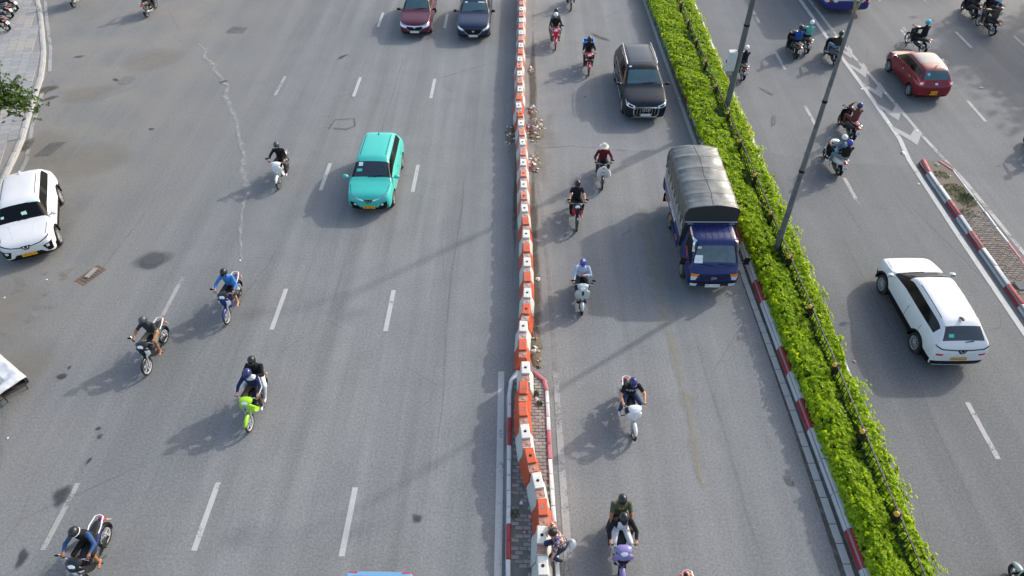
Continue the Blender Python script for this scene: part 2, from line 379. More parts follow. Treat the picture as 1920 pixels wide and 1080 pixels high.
b = MB(); b.box((0, 0, .0), (.95, .5, .012)); dr = thing('storm_drain', 'rusty broken rectangular storm drain grate near the dusty left edge', 'drain', (-15.17, 17.06, 0), radians(62))
b.build('frame', M('rusty_iron', (.13, .085, .055), .85, .1, var=.35, dirt=.4), dr)
for i in range(7):
    b = MB(); b.box((-.3 + i * .1, 0, .012), (.035, .4, .012)); b.build('bar', IRON, dr)
b = MB(); b.box((.08, .05, .035), (.5, .16, .03), Matrix.Rotation(.2, 3, 'Z')); b.build('broken_slab', M('pale_concrete', (.24, .23, .21), .9, dirt=.5), dr)

# ---------------------------------------------------------------- kerbs, pavements, islands
CONC = M('concrete', (.27, .268, .255), .9, var=.15, vs=3, bump=.3, bs=40, dirt=.3)
KW = M('kerb_white', (.50, .505, .50), .7, var=.07, vs=4, bump=.25, bs=25, dirt=.3); KR = M('kerb_red', (.30, .028, .035), .65, var=.12, vs=5, bump=.25, bs=25, dirt=.15)
KP = M('kerb_faded_red', (.40, .11, .13), .7, var=.12, vs=5, bump=.25, bs=25, dirt=.2); KG = M('kerb_grey', (.27, .272, .272), .85, var=.12, vs=4, bump=.25, bs=25, dirt=.35)
def resample(pts, step):
    out = [Vector(pts[0])]; need = step
    for a, b in zip(pts, pts[1:]):
        a, b = Vector(a), Vector(b); L = (b - a).length; s = 0
        while L - s >= need: s += need; out.append(a + (b - a) * s / L); need = step
        need -= L - s
    return out
def kerb(pts, wd, h, colf, step=.96, name='kerb', label='kerb'):
    """row of kerb stones; pts is the road-side foot line, the stones lie to its left"""
    P = resample(pts, step); base = None
    b = MB(); L, R = [], []
    for i, p in enumerate(P):
        d = (P[min(i + 1, len(P) - 1)] - P[max(i - 1, 0)]).normalized(); n = Vector((-d.y, d.x)); L.append(p + n * .02); R.append(p + n * (wd - .02))
    vs = [(q.x, q.y, -.02) for q in L] + [(q.x, q.y, -.02) for q in R] + [(q.x, q.y, h - .03) for q in L] + [(q.x, q.y, h - .03) for q in R]; n = len(P); fs = []
    for i in range(n - 1):
        fs += [(i, i + 1, 2 * n + i + 1, 2 * n + i), (n + i, 3 * n + i, 3 * n + i + 1, n + i + 1), (2 * n + i, 2 * n + i + 1, 3 * n + i + 1, 3 * n + i)]
    b.add(vs, fs); base = struct(b.build(name, CONC))
    for p, q in zip(P, P[1:]):
        d = (q - p); l = d.length; c = (p + q) / 2; a = atan2(d.y, d.x) + random.uniform(-.012, .012)
        k = MB(); hl = l / 2 - random.uniform(.004, .012); j = lambda s: random.uniform(-s, s)
        prof = [(0, 0), (.012, h * .55), (.045, h - .012), (.07, h), (wd - .02, h), (wd, h - .02), (wd, 0)]; rr = []
        for x in (-hl, -hl + .015, hl - .015, hl):
            e = .008 if abs(x) == hl else 0; rr.append([(x, y + j(.004), max(0, z - e) + (j(.006) if z else 0)) for y, z in prof])
        k.loft(rr)
        o = k.build('kerb_stone', colf(c), base); o.location = (c.x, c.y, j(.006)); o.rotation_euler = (j(.01), j(.01), a)
    return base
def bands(red, A, B):
    return lambda c: A if any(a <= c.y <= b for a, b in red) else B
HKL = [(8.52, 3), (8.4, 6.9), (8.26, 11.54), (8.1, 16.81), (8.05, 20.41), (7.87, 25.7), (7.68, 33), (7.5, 41), (7.3, 50)]
kerb(HKL[::-1], .2, .22, bands(((19.1, 20.3), (16.2, 17.3), (13.45, 14.5), (10.7, 11.75), (7.5, 8.5), (4.3, 5.3), (22.6, 23.6), (25.8, 26.8), (29, 30)), KR, KW), 1.0, 'kerb')
kerb([(10.12, 3), (10.15, 12), (10.2, 25), (10.05, 50)], .18, .2, bands(((4, 5), (22, 23), (26, 27), (30, 31)), KR, KW), 1., 'kerb')
# hedge bed between those kerbs
SOILB = M('bed_soil', (.085, .065, .045), .95, var=.3, bump=.8, bs=15)
struct(sheet('planting_bed', [(x + .2, y) for x, y in HKL] + [(9.9, 50), (10.0, 25), (9.96, 12), (9.94, 3)], .15, SOILB))
# gutter blocks beside the hedge kerb
gut = struct(sheet('gutter', [(7.93, 3), (8.5, 3), (8.38, 6.9), (8.24, 11.54), (8.06, 18), (8.03, 22), (7.8, 22), (7.77, 17), (7.9, 11.5)], .0022, MUD))
GB = M('gutter_concrete', (.35, .347, .33), .85, var=.14, vs=2.5, bump=.3, bs=30, dirt=.25)
y = 3.2
while y < 22.3:
    l = random.choice((.48, .5, .52, .74)); a = interp([(3, 8.0), (6.89, 8.06), (11.53, 7.97), (16.8, 7.8), (18.44, 7.8), (22.5, 7.6)], y); wd = interp([(6.9, .2), (16, .18), (22, .16)], y)
    b = MB(); b.box((0, 0, .004), (wd, l - .016, .012), None, .97, .985)
    o = b.build('gutter_block', GB, gut, smooth=False); o.location = (a + wd / 2, y + l / 2, .008); o.rotation_euler = (0, random.uniform(-.006, .006), radians(1.2) + random.uniform(-.01, .01)); y += l
# central island under the barriers
ISL = [(-.24, 3), (-.3, 7), (-.36, 12.4), (-.3, 12.75), (-.12, 12.95), (.55, 12.95), (.8, 12.75), (.93, 12.3), (.97, 10), (1.08, 7), (1.14, 3)]
BRK = [M('paver_%d' % i, c, .9, var=.16, vs=6, bump=.35, bs=40, dirt=.35) for i, c in enumerate(((.255, .225, .2), (.225, .2, .18), (.28, .25, .225), (.2, .185, .17)))]
isl = struct(sheet('median_island', ISL, .13, M('mortar', (.135, .125, .11), .95, var=.25, vs=6)))
kerb([(1.14, 3), (1.08, 6.9), (.97, 10), (.93, 12.3), (.84, 12.65), (.62, 12.92), (.45, 12.98)], .15, .2, bands(((10.05, 11.0), (7.7, 8.2), (12.3, 13.5), (5, 6)), KP, KW), .46)
kerb([(-.1, 12.98), (-.28, 12.8), (-.37, 12.3), (-.3, 7), (-.24, 3)], .15, .2, bands(((10.1, 11.05), (7.2, 8.2), (4.2, 5.2)), KR, KW), .46)
BRK2 = [M('old_paver_%d' % i, c, .95, var=.2, vs=6, bump=.35, bs=40, dirt=.5) for i, c in enumerate(((.15, .125, .105), (.125, .105, .09), (.17, .145, .125), (.11, .098, .086)))]
def pavers(parent, x0, x1, y0, y1, z, lx, ly, skip=lambda x, y: False, BRK=BRK):
    me = {}
    r = 0; y = y0
    while y < y1:
        x = x0 + (lx / 2 if r % 2 else 0)
        while x < x1:
            if not skip(x, y):
                i = random.randrange(4)
                if i not in me:
                    b = MB(); b.box((0, 0, 0), (lx - .012, ly - .012, .03), None, .95, .93); me[i] = b.mesh('paver', [BRK[i]], False)
                o = link('paver', me[i], parent); o.location = (x, y, z + random.uniform(-.006, .005)); o.rotation_euler = (random.uniform(-.02, .02), random.uniform(-.02, .02), random.uniform(-.02, .02))
            x += lx
        y += ly; r += 1
pavers(isl, -.05, .88, 6.3, 12.8, .131, .21, .108, lambda x, y: (x > .80 + (12.8 - y) * .012) or (y > 12.6 and x > .6) or (x < .3 and random.random() < (.5 if y < 9 else .1)))
# right island
KR2 = [(16.74, 3), (16.76, 15), (16.75, 24.2), (16.86, 24.42), (17.85, 24.42), (18.0, 24.1), (18.06, 15), (18.1, 3)]
isl2 = struct(sheet('traffic_island', KR2, .13, M('island_dirt', (.13, .108, .08), .95, var=.3, vs=3, bump=.6, bs=14)))
kerb([(16.86, 24.45), (16.75, 24.2), (16.76, 15), (16.74, 3)], .18, .2, bands(((23.7, 24.5), (21.1, 22.1), (18.4, 19.4), (15.6, 16.6), (12.8, 13.8)), KR, KW), .94)
kerb([(18.1, 3), (18.06, 15), (18.0, 24.1), (17.86, 24.4), (16.95, 24.44)], .13, .16, bands(((23.7, 24.7), (17.6, 18.9)), KP, KW), .9)
pavers(isl2, 17.02, 17.9, 15.6, 21.2, .13, .22, .11, lambda x, y: (y < 17 and random.random() < .75) or random.random() < .06 or (y > 20.6 and random.random() < .5), BRK2)
for x, y, a, r in ((17.3, 16.9, .5, .2), (17.55, 16.2, .45, -.3), (17.2, 15.7, .4, .5)):
    b = MB(); b.box((0, 0, .03), (a, a * .7, .06), Matrix.Rotation(r, 3, 'Z') @ Matrix.Rotation(.12, 3, 'X'), .9, .9); o = b.build('broken_slab', M('grey_slab', (.12, .12, .118), .9, var=.2), isl2); o.location = (x, y, .14)
# low weeds on the right island
def weeds(name, spots, hgt, cols, lab, parent=None):
    vs, fs = [], []
    for x, y, z, n, sp in spots:
        for i in range(n):
            a = random.uniform(0, 2 * pi); r = random.random() ** .6 * sp; px, py = x + r * cos(a), y + r * sin(a); h = hgt * random.uniform(.4, 1.2)
            d = random.uniform(0, 2 * pi); dx, dy = cos(d) * .02, sin(d) * .02; tx, ty = random.uniform(-.06, .06), random.uniform(-.06, .06); k = len(vs)
            vs += [(px - dx, py - dy, z), (px + dx, py + dy, z), (px + dx * .7 + tx * .6, py + dy * .7 + ty * .6, z + h * .7), (px + tx, py + ty, z + h)]; fs.append((k, k + 1, k + 2, k + 3))
    me = bpy.data.meshes.new(name); me.from_pydata(vs, [], fs); me.materials.append(cols)
    return tag(link(name, me, parent), lab, 'weeds' if lab else None, None, 'stuff')
WEED = M('dry_weeds', (.27, .24, .12), .9, var=.4, vs=3); WEEDG = M('green_weeds', (.09, .14, .04), .9, var=.3, vs=4)
weeds('weed_patch', [(17.3, 23.4, .13, 150, .3), (17.4, 22.4, .13, 420, .42), (17.55, 21.6, .13, 300, .35), (17.25, 20.9, .13, 120, .3), (17.35, 22, .13, 200, .5)], .06, WEED, 'dry brownish grass growing on the right traffic island')
weeds('weed_tuft', [(17.62, 21.9, .13, 160, .25), (.62, 11.75, .13, 50, .08), (.78, 8.6, .13, 60, .1), (.5, 12.1, .13, 60, .1), (-.1, 8.3, .13, 40, .15), (.3, 10.0, .13, 30, .1)], .1, WEEDG, 'small green weeds sprouting between island pavers')

# left pavement with tiles
pvt = struct(sheet('pavement', [(x - .17, y) for x, y in LK] + [(-60, -5), (-60, 47)], .12, M('pavement_bed', (.2, .19, .175), .95, var=.2)))
kerb(LK, -.001, .15, lambda c: KG, 1., 'pavement_kerb') if 0 else None
kerb(LK[::-1], .22, .15, lambda c: KG, 1.0, 'pavement_kerb')
TL = [M('tile_%d' % i, c, .8, var=.12, vs=5, bump=.25, bs=30, dirt=.25) for i, c in enumerate(((.25, .252, .252), (.225, .228, .23), (.262, .262, .258), (.285, .272, .245)))]
ud = Vector((-3.2, 8.35)).normalized(); vd = Vector((-ud.y, ud.x)); og = Vector((-21.5, 22)); tme = {}; T = .42
LKr = sorted(LK, key=lambda p: p[1]); lkx = [(p[1], p[0]) for p in LKr]
for i in range(-14, 56):
    for j in range(-6, 26):
        c = og + ud * (i * T + (T / 2 if j % 2 else 0)) + vd * (j * T); edge = interp(lkx, c.y) - .46
        if c.x > edge or c.x < lerp(-33.4, -23.2, (41.9 - c.y) / 18.7) or c.y < 18 or c.y > 42: continue
        k = 3 if (noise.noise(Vector((c.x * .6, c.y * .6, 3))) > .28) else random.randrange(3)
        if k not in tme:
            b = MB(); b.box((0, 0, 0), (T - .012, T - .012, .03), None, .985, .985); tme[k] = b.mesh('paving_tile', [TL[k]], False)
        o = link('paving_tile', tme[k], pvt); o.location = (c.x, c.y, .128 + random.uniform(-.003, .003)); o.rotation_euler = (random.uniform(-.006, .006), random.uniform(-.006, .006), atan2(ud.y, ud.x))
# ================================================================ water-filled barrier blocks
OR_ = M('barrier_orange', (.50, .085, .033), .5, var=.16, vs=5, bump=.2, bs=12, dirt=.5, spec=.4); ORF = M('barrier_faded', (.50, .17, .125), .55, var=.16, vs=4, bump=.15, bs=12, dirt=.35, spec=.4)
WB = M('barrier_white', (.56, .55, .50), .5, var=.1, vs=5, bump=.2, bs=12, dirt=.5, spec=.4)
CPL = M('coupling_dirty', (.36, .19, .14), .7, var=.35, vs=16, bump=.3, bs=40, dirt=.6); CPG = M('coupling_grey', (.36, .27, .24), .75, var=.35, vs=16, bump=.3, bs=40, dirt=.6)
HOLE = M('hole_black', (.01, .01, .01), .9); HOLEG = M('hole_grey', (.22, .20, .18), .9)
def barrier_mesh():
    b = MB(); H, h2, wt, wb = .82, .745, .125, .25
    # section half-widths by height: flared foot, sloping waist, upright top
    def sec(x, top, foot=1.):
        w = wb * foot; tw = wt
        pts = [(w, 0), (w, .12), (w * .96, .17), (lerp(tw, wb, .25) * foot + tw * (1 - foot) * .2, .40), (tw, top - .02), (tw - .02, top)]
        return [(x, y, z) for y, z in pts] + [(x, -y, z) for y, z in pts[::-1]]
    b.loft([sec(.36, h2, .86), sec(.32, h2, 1), sec(.12, h2, 1), sec(.105, h2, 1), sec(.095, H, 1), sec(.08, H, 1), sec(-.33, H, 1), sec(-.345, H - .015, .97), sec(-.365, H - .05, .84)])
    return b
bm0 = barrier_mesh()
me_b = {k: bm0.mesh('barrier_block', [m], True, 30) for k, m in (('o', OR_), ('f', ORF), ('w', WB))}
def ring_mesh(r, m):
    b = MB(); b.lathe([(.001, .001), (r, .001), (r, .006), (r * 1.25, .006), (r * 1.3, 0)], (0, 0, 0), 'z', 12); return b.mesh('fill_hole', [m])
me_h = {'b': ring_mesh(.032, HOLE), 'g': ring_mesh(.034, HOLEG)}
b = MB(); b.box((0, 0, 0), (.22, .235, .02), None, .97, .97); b.lathe([(.045, .01), (.045, .022), (.03, .026), (.001, .026)], (.02, .03, 0), 'z', 10); b.lathe([(.022, .01), (.022, .02), (.001, .02)], (-.03, -.06, 0), 'z', 8)
me_c = {'o': b.mesh('coupling', [CPL]), 'g': b.mesh('coupling', [CPG])}
BX = [(6.6, .6), (7.37, .6), (8.08, .63), (8.81, .52), (9.53, .33), (10.27, .19), (10.99, .13), (11.72, .13), (12.45, .19), (13.45, .1), (14.19, .12), (14.92, .2), (15.64, .23), (16.39, .24), (17.83, .21), (19.29, .18), (20.76, .1), (22.2, .08), (24.3, .04), (25.8, -.03), (26.6, -.07), (27.34, -.14), (28.09, -.16), (28.8, -.1), (30.24, -.13), (31.75, -.16), (33.2, -.11), (36.2, -.11), (42, -.1)]
def barrier(y, col, z, lab, grp, coup='o', hole='b', rot=None, x=None):
    x = interp(BX, y) if x is None else x
    if rot is None: rot = atan2(-.72, interp(BX, y - .36) - interp(BX, y + .36))
    d = Vector((cos(rot), sin(rot)))
    o = link('barrier_block', me_b[col]); o.location = (x + d.x * .105, y + d.y * .105, z); o.rotation_euler = (random.uniform(-.01, .01), random.uniform(-.01, .01), rot + random.uniform(-.03, .03)); tag(o, lab, 'barrier', grp)
    h = link('fill_hole', me_h[hole], o); h.location = (-.11, 0, .82)
    c = link('coupling', me_c[coup], o); c.location = (.22, 0, .748); c['label'] = 'dirt-stained coupling ledge'
    return o
islk = [(7.37, 'w'), (8.08, 'o'), (8.81, 'w'), (9.53, 'o'), (10.27, 'w'), (10.99, 'o'), (11.72, 'o'), (12.45, 'w')]
il = {7.37: 'white plastic barrier block that a pedestrian is climbing beside', 8.08: 'bright orange barrier block on the island next behind the pedestrian', 12.45: 'white barrier block at the rounded kerb end of the central island',
      8.81: 'white barrier block set askew on the island between two single orange blocks', 9.53: 'orange barrier block with a black hole turned askew on the central island', 10.27: 'white barrier block on the island just before two orange blocks in a row',
      10.99: 'orange barrier block beside the white one, first of the two orange in a row', 11.72: 'orange barrier block nearest the island kerb end, second of two orange in a row'}
for y, c in islk: barrier(y, c, .13, il[y], None, 'o', 'b' if c == 'w' or y == 9.53 else 'g')
barrier(6.62, 'w', .13, 'scuffed white barrier block at which the pedestrian reaches down', None, 'g', 'b', None, .62)
barrier(13.45, 'o', 0., 'dark orange barrier block standing on the road where the row breaks before the island', None, 'o', 'g')
for k in range(1, 39):
    y = 13.45 + .7355 * k; c = 'w' if k % 2 else ('o' if k < 10 and random.random() < .8 else random.choice('off'))
    if c == 'w': barrier(y, 'w', 0., 'white plastic barrier block with black fill hole in the road divider row', 'white blocks of the road divider', 'g')
    elif c == 'o': barrier(y, 'o', 0., 'orange plastic barrier block between white ones in the road divider row', 'orange blocks of the road divider', 'g', random.choice('gb'))
    else: barrier(y, 'f', 0., 'faded pink-orange barrier block between white ones in the road divider row', 'faded blocks of the road divider', 'g', random.choice('gb'))

# ================================================================ litter along the divider
def litter_mesh(r):
    b = MB(); n = 7; b.add([(r * random.uniform(.5, 1.2) * cos(2 * pi * i / n), r * random.uniform(.4, 1) * sin(2 * pi * i / n), random.uniform(0, r * .5)) for i in range(n)] + [(0, 0, r * random.uniform(.3, .7))], [(i, (i + 1) % n, n) for i in range(n)]); return b
LIT = [M('litter_%d' % i, c, .7, var=.15) for i, c in enumerate(((.6, .6, .58), (.5, .46, .38), (.35, .33, .45), (.2, .14, .09), (.55, .25, .24), (.12, .1, .06)))]
HEAPM = M('heap_dirt', (.12, .095, .065), .95, var=.4, vs=14, bump=1., bs=30)
def heap(x, y, rx, ry, h, n, lab, cols=(0, 0, 1, 1, 2, 3, 3, 4, 5, 5)):
    t = thing('rubbish_heap', lab, 'rubbish', (x, y, 0)); b = MB(); N = 14; rings = []
    for i in range(5):
        k = [1., .8, .55, .3, .05][i]; z = [0, .35, .7, .9, 1.][i] * h
        rings.append([(rx * k * cos(2 * pi * j / N) * random.uniform(.8, 1.15), ry * k * sin(2 * pi * j / N) * random.uniform(.85, 1.1), z * random.uniform(.7, 1.2) if i else -.01) for j in range(N)])
    b.loft(rings); b.build('soil_mound', HEAPM, t)
    for i in range(n):
        a = random.uniform(0, 2 * pi); r = random.random() ** .6
        o = litter_mesh(random.uniform(.035, .10)).build('scrap', LIT[random.choice(cols)], t, smooth=False); px, py = rx * r * cos(a), ry * r * sin(a)
        o.location = (px, py, max(.01, h * (1 - r) ** .8)); o.rotation_euler = (random.uniform(-.5, .5), random.uniform(-.5, .5), random.uniform(0, 6))
heap(.62, 26.75, .42, 1.05, .16, 64, 'large heap of paper, leaves and plastic rubbish on the sunny side of the divider')
heap(-.52, 26.3, .24, .85, .12, 26, 'heap of pale and violet plastic rubbish on the shaded side of the divider', (0, 2, 2, 0, 3, 5))
heap(.52, 24.1, .32, .75, .13, 34, 'smaller heap of leaves and crumpled plastic beside the divider')
heap(.5, 28.3, .22, .6, .08, 16, 'thin heap of scraps beside the far stretch of the divider')
heap(.52, 14.0, .22, .95, .06, 26, 'low heap of dry leaves beside the broken end of the road divider', (3, 3, 5, 1, 5))
heap(.45, 32.2, .2, .4, .07, 12, 'little pile of scraps and soil next to far divider blocks', (0, 1, 3, 5))
for x, y, a, b_ in ((.5, 20, .14, 3.2), (.55, 16.3, .16, 2.2), (.5, 31, .18, 4), (-.22, 22, .08, 3.2), (-.25, 29.5, .12, 3), (-.3, 25.5, .3, 1.8), (.75, 26.5, .6, 1.6), (.75, 24, .5, 1.2)):
    blob('dirt_strip', x, y, a, b_, MUDF if a < .3 else DUST, 0, 40, .35)
# loose scraps on the road
for x, y, r, c in ((.62, 17.1, .12, 1), (.45, 14.35, .1, 0), (.5, 13.85, .13, 0), (.55, 11.9, .09, 0), (-2.9, 38.5, .1, 0), (-10.1, 17.9, .06, 0), (16.45, 25.1, .13, 0), (16.2, 22.9, .07, 0), (14.8, 17.1, .06, 0), (17.4, 24.1, .1, 1), (17.6, 23.3, .05, 0), (21.7, 33.6, .16, 0), (22.4, 30.8, .12, 0), (.35, 8.2, .08, 4), (.1, 8.6, .06, 0), (.2, 7.8, .05, 4), (-14.7, 9.9, .1, 0), (-14.5, 10.4, .06, 0), (6.6, 30.2, .09, 4), (7.5, 29.5, .1, 0), (-16.6, 16.8, .04, 0), (.72, 8.9, .05, 0), (-17.6, 15.9, .05, 0), (10.5, 13.6, .06, 4)):
    o = litter_mesh(r).build('litter_scrap', LIT[c], smooth=False); o.location = (x, y, .14 if (17 < x < 17.9 and y < 24.3) or (-.2 < x < .9 and y < 12.9) else .008); o.rotation_euler = (0, 0, random.uniform(0, 6))
    tag(o, ['small white scrap of paper or plastic lying on the ground', 'small tan scrap of packaging lying on the ground', '', '', 'small red scrap lying on the ground'][c], 'litter', 'loose scraps on the ground')

# ================================================================ hedge with fence
def leafmat(name, cols, tr=.35):
    t = NT(name); g = t.add('ShaderNodeNewGeometry'); v = t.coord()
    f = t.math('ADD', t.math('MULTIPLY', g.outputs['Random Per Island'], .55), t.math('MULTIPLY', t.noise(v, 1.6, 4, .6), .45))
    c = t.ramp(f, [(.28, cols[0]), (.47, cols[1]), (.66, cols[2])])
    t.ln(c, t.b.inputs['Base Color']); t.set(Roughness=.5, Specular_IOR_Level=.3)
    tl = t.add('ShaderNodeBsdfTranslucent'); t.ln(t.mix(1., c, (1.25, 1.15, .6), 'MULTIPLY'), tl.inputs[0])
    mx = t.add('ShaderNodeMixShader'); mx.inputs[0].default_value = tr
    t.ln(t.b.outputs[0], mx.inputs[1]); t.ln(tl.outputs[0], mx.inputs[2]); t.ln(mx.outputs[0], t.out.inputs[0])
    return t.m
TWIG = M('twig', (.09, .065, .04), .9, var=.2)
HLEAF = leafmat('hedge_leaf', ((.14, .255, .010), (.31, .46, .013), (.46, .60, .018)), .5)
HCORE = M('hedge_core', (.05, .09, .014), .9, var=.4, vs=8, bump=1, bs=12)
hL = lambda y: interp([(3, 8.62), (6.7, 8.55), (11.7, 8.42), (17, 8.28), (21, 8.0), (24.8, 7.68), (38, 7.25), (50, 6.9)], y)
hR = lambda y: interp([(3, 9.9), (10, 9.98), (20, 10.0), (30, 9.85), (50, 9.8)], y)
hF = lambda y: interp([(3, 9.4), (8, 9.34), (12.6, 9.29), (17, 9.2), (22, 9.12), (26.5, 9.02), (33.5, 8.86), (38, 8.8), (50, 8.6)], y)
hRec = lambda y: interp([(17, .04), (21, .2), (25, .42), (40, .52)], y)
def hn(x, y, k=1.): return noise.noise(Vector((x * k, y * k, 1.7)))
def htop(x, y):
    """height of the hedge top over the ground"""
    l, r, f = hL(y), hR(y), hF(y); e = .80 + .10 * hn(x, y, .8) + .06 * hn(x, y, 2.5) + .05 * hn(x, y, 6.)
    if x < f:
        e -= .20 * max(0, 1 - abs(x - f) / .35) + .16 * max(0, hn(5, y, .55) - .1) * max(0, 1 - abs(x - f + .1) / .5)
        e -= .35 * max(0, 1 - (x - l) / .16) ** 1.5
    else:
        e -= .10; e -= .45 * max(0, 1 - (r - x) / .2) ** 1.5
    for y0, dpt in ((7.3, .2), (9.9, .28), (13.9, .2), (17.7, .38), (22.4, .42), (27.4, .45), (31.0, .3), (34.8, .3)):
        if x < f: e -= dpt * math.exp(-((y - y0) / .42) ** 2) * math.exp(-((x - f + .22) / .26) ** 2)
    e -= .3 * max(0, hn(x + 7, y, 1.1) - .38)
    return max(.25, e)
hedge = thing('hedge', 'long bright green clipped hedge filling the planted median beside the railing', 'hedge', (0, 0, 0))
b = MB(); rows = []
yy = 3.
while yy < 46:
    l, r = hL(yy) + .1 + .05 * hn(1, yy, 2), hR(yy) - .1 + .05 * hn(2, yy, 2); row = [(l + hRec(yy), yy, .15)]
    for i in range(9):
        x = lerp(l, r, i / 8); row.append((x, yy, max(.2, htop(x, yy) - .13)))
    row.append((r, yy, .15)); rows.append(row); yy += .3
b.loft(rows, False, False); b.build('inner_branches', HCORE, hedge)
for k in range(150):
    y = random.uniform(5, 40); x = random.choice((hL(y) + random.uniform(-.02, .1), hF(y) - random.uniform(.05, .3), hR(y) - random.uniform(-.02, .1))); b = MB(); b.tube([(x, y, .14), (x + random.uniform(-.05, .05), y + random.uniform(-.08, .08), .4), (x + random.uniform(-.08, .08), y + random.uniform(-.15, .15), htop(x, y) - .04)], [.014, .01, .005], 5); b.build('stem', TWIG, hedge)
vs, fs = [], []
def sprig(p, nrm, s, nl=7):
    nrm = nrm.normalized(); t1 = nrm.orthogonal().normalized(); t2 = nrm.cross(t1); a0 = random.uniform(0, 6.28)
    for i in range(nl):
        a = a0 + i * 2.4 + random.uniform(-.3, .3); out = t1 * cos(a) + t2 * sin(a); el = random.uniform(.0, .6)
        d = (out * cos(el) + nrm * sin(el)).normalized(); sd_ = d.cross(nrm)
        if sd_.length < 1e-3: continue
        sd_.normalize(); L = s * random.uniform(.7, 1.25); wd = L * .36; o = p + d * .006; k = len(vs)
        up = sd_.cross(d) * (L * .10)
        vs.extend(((o)[:], (o + d * L * .5 + sd_ * wd + up)[:], (o + d * L)[:], (o + d * L * .5 - sd_ * wd + up)[:])); fs.append((k, k + 1, k + 2, k + 3))
y = 4.
rnd = random.Random(3)
for i in range(24000):
    y = 3.5 + 42 * rnd.random() ** 1.12; l, r, f = hL(y), hR(y), hF(y); q = rnd.random()
    if q < .74:
        x = lerp(l, r, rnd.random()); z = htop(x, y); gx = (htop(x + .05, y) - htop(x - .05, y)) / .1; n = Vector((-gx * .8, 0, 1))
        if abs(x - f) < .05: continue
    elif q < .90:
        u = rnd.random(); z = .22 + (htop(l + .12, y) - .2) * u; x = l + .04 * rnd.gauss(0, 1) + hRec(y) * (1 - u) ** .8; n = Vector((-1, 0, .5))
    else:
        x = r + .05 * rnd.gauss(0, 1); z = .22 + (htop(r - .15, y) - .2) * rnd.random(); n = Vector((1, 0, .5))
        if hn(9, y, .7) > .32: continue
    n += Vector((rnd.gauss(0, .35), rnd.gauss(0, .35), 0)); p = Vector((x, y, z - rnd.random() ** 2 * .12 + max(0, rnd.gauss(0, .025))))
    sprig(p, n, rnd.uniform(.06, .10), rnd.randint(6, 8))
for y in (7.0, 8.95, 12.3, 16.0, 19.2, 24.5):          # stray shoots over the kerb
    for k in range(14):
        sprig(Vector((hR(y) + .12 + .08 * rnd.gauss(0, 1), y + .12 * rnd.gauss(0, 1), .5 + .12 * rnd.random())), Vector((1, 0, 1)), .07, 7)
me = bpy.data.meshes.new('foliage'); me.from_pydata(vs, [], fs); me.materials.append(HLEAF); tag(link('foliage', me, hedge), kind='stuff')

IRONB = M('fence_black', (.012, .013, .014), .5, .2, var=.2, dirt=.15)
fence = thing('railing', 'low black iron picket railing with amber reflectors running through the hedge', 'fence', (0, 0, 0))
py = [5.68, 8.0, 10.35, 12.62, 14.95, 17.26, 19.62, 21.94, 24.32, 26.52, 28.88, 31.26, 33.53, 35.8, 38.1, 40.4]
b = MB(); b.box((0, 0, 0), (.04, 1., .03)); mr = b.mesh('rail', [IRONB], False)
b = MB(); b.box((0, 0, .5), (.018, .018, .86)); b.ell((0, 0, .95), (.014, .014, .03), 5, 3); mp = b.mesh('picket', [IRONB])
b = MB(); b.box((0, 0, .5), (.09, .07, 1.)); b.box((0, 0, 1.01), (.11, .09, .03)); b.box((0, .0, .78), (.06, .26, .3)); mpo = b.mesh('post', [IRONB], False)
b = MB(); b.rings([(-.05, 0, .06, .055), (-.04, 0, .07, .065), (.0, 0, .07, .065)], 8, 2.4); b.ell((-.045, 0, 0), (.02, .04, .04), 8, 4); mrf = b.mesh('reflector', [M('reflector_amber', (.62, .33, .02), .35, 0, .3)])
for i, y in enumerate(py):
    x = hF(y); p = link('post', mpo, fence); p.location = (x, y, .1)
    r = link('reflector', mrf, fence); r.location = (x - .06, y - .01, 1.07); r.rotation_euler = (0, .5, .5)
    if i + 1 < len(py):
        x2, y2 = hF(py[i + 1]), py[i + 1]; L = hypot(x2 - x, y2 - y); a = atan2(y2 - y, x2 - x) - pi / 2
        for z in (1.06, .45):
            q = link('rail', mr, fence); q.location = ((x + x2) / 2, (y + y2) / 2, z); q.scale = (1, L, 1); q.rotation_euler = (0, 0, a)
        n = 13 if y < 34 else 8
        for k in range(1, n):
            t_ = k / n; q = link('picket', mp, fence); q.location = (lerp(x, x2, t_), lerp(y, y2, t_), .12); q.rotation_euler = (random.uniform(-.02, .02), random.uniform(-.02, .02), 0)

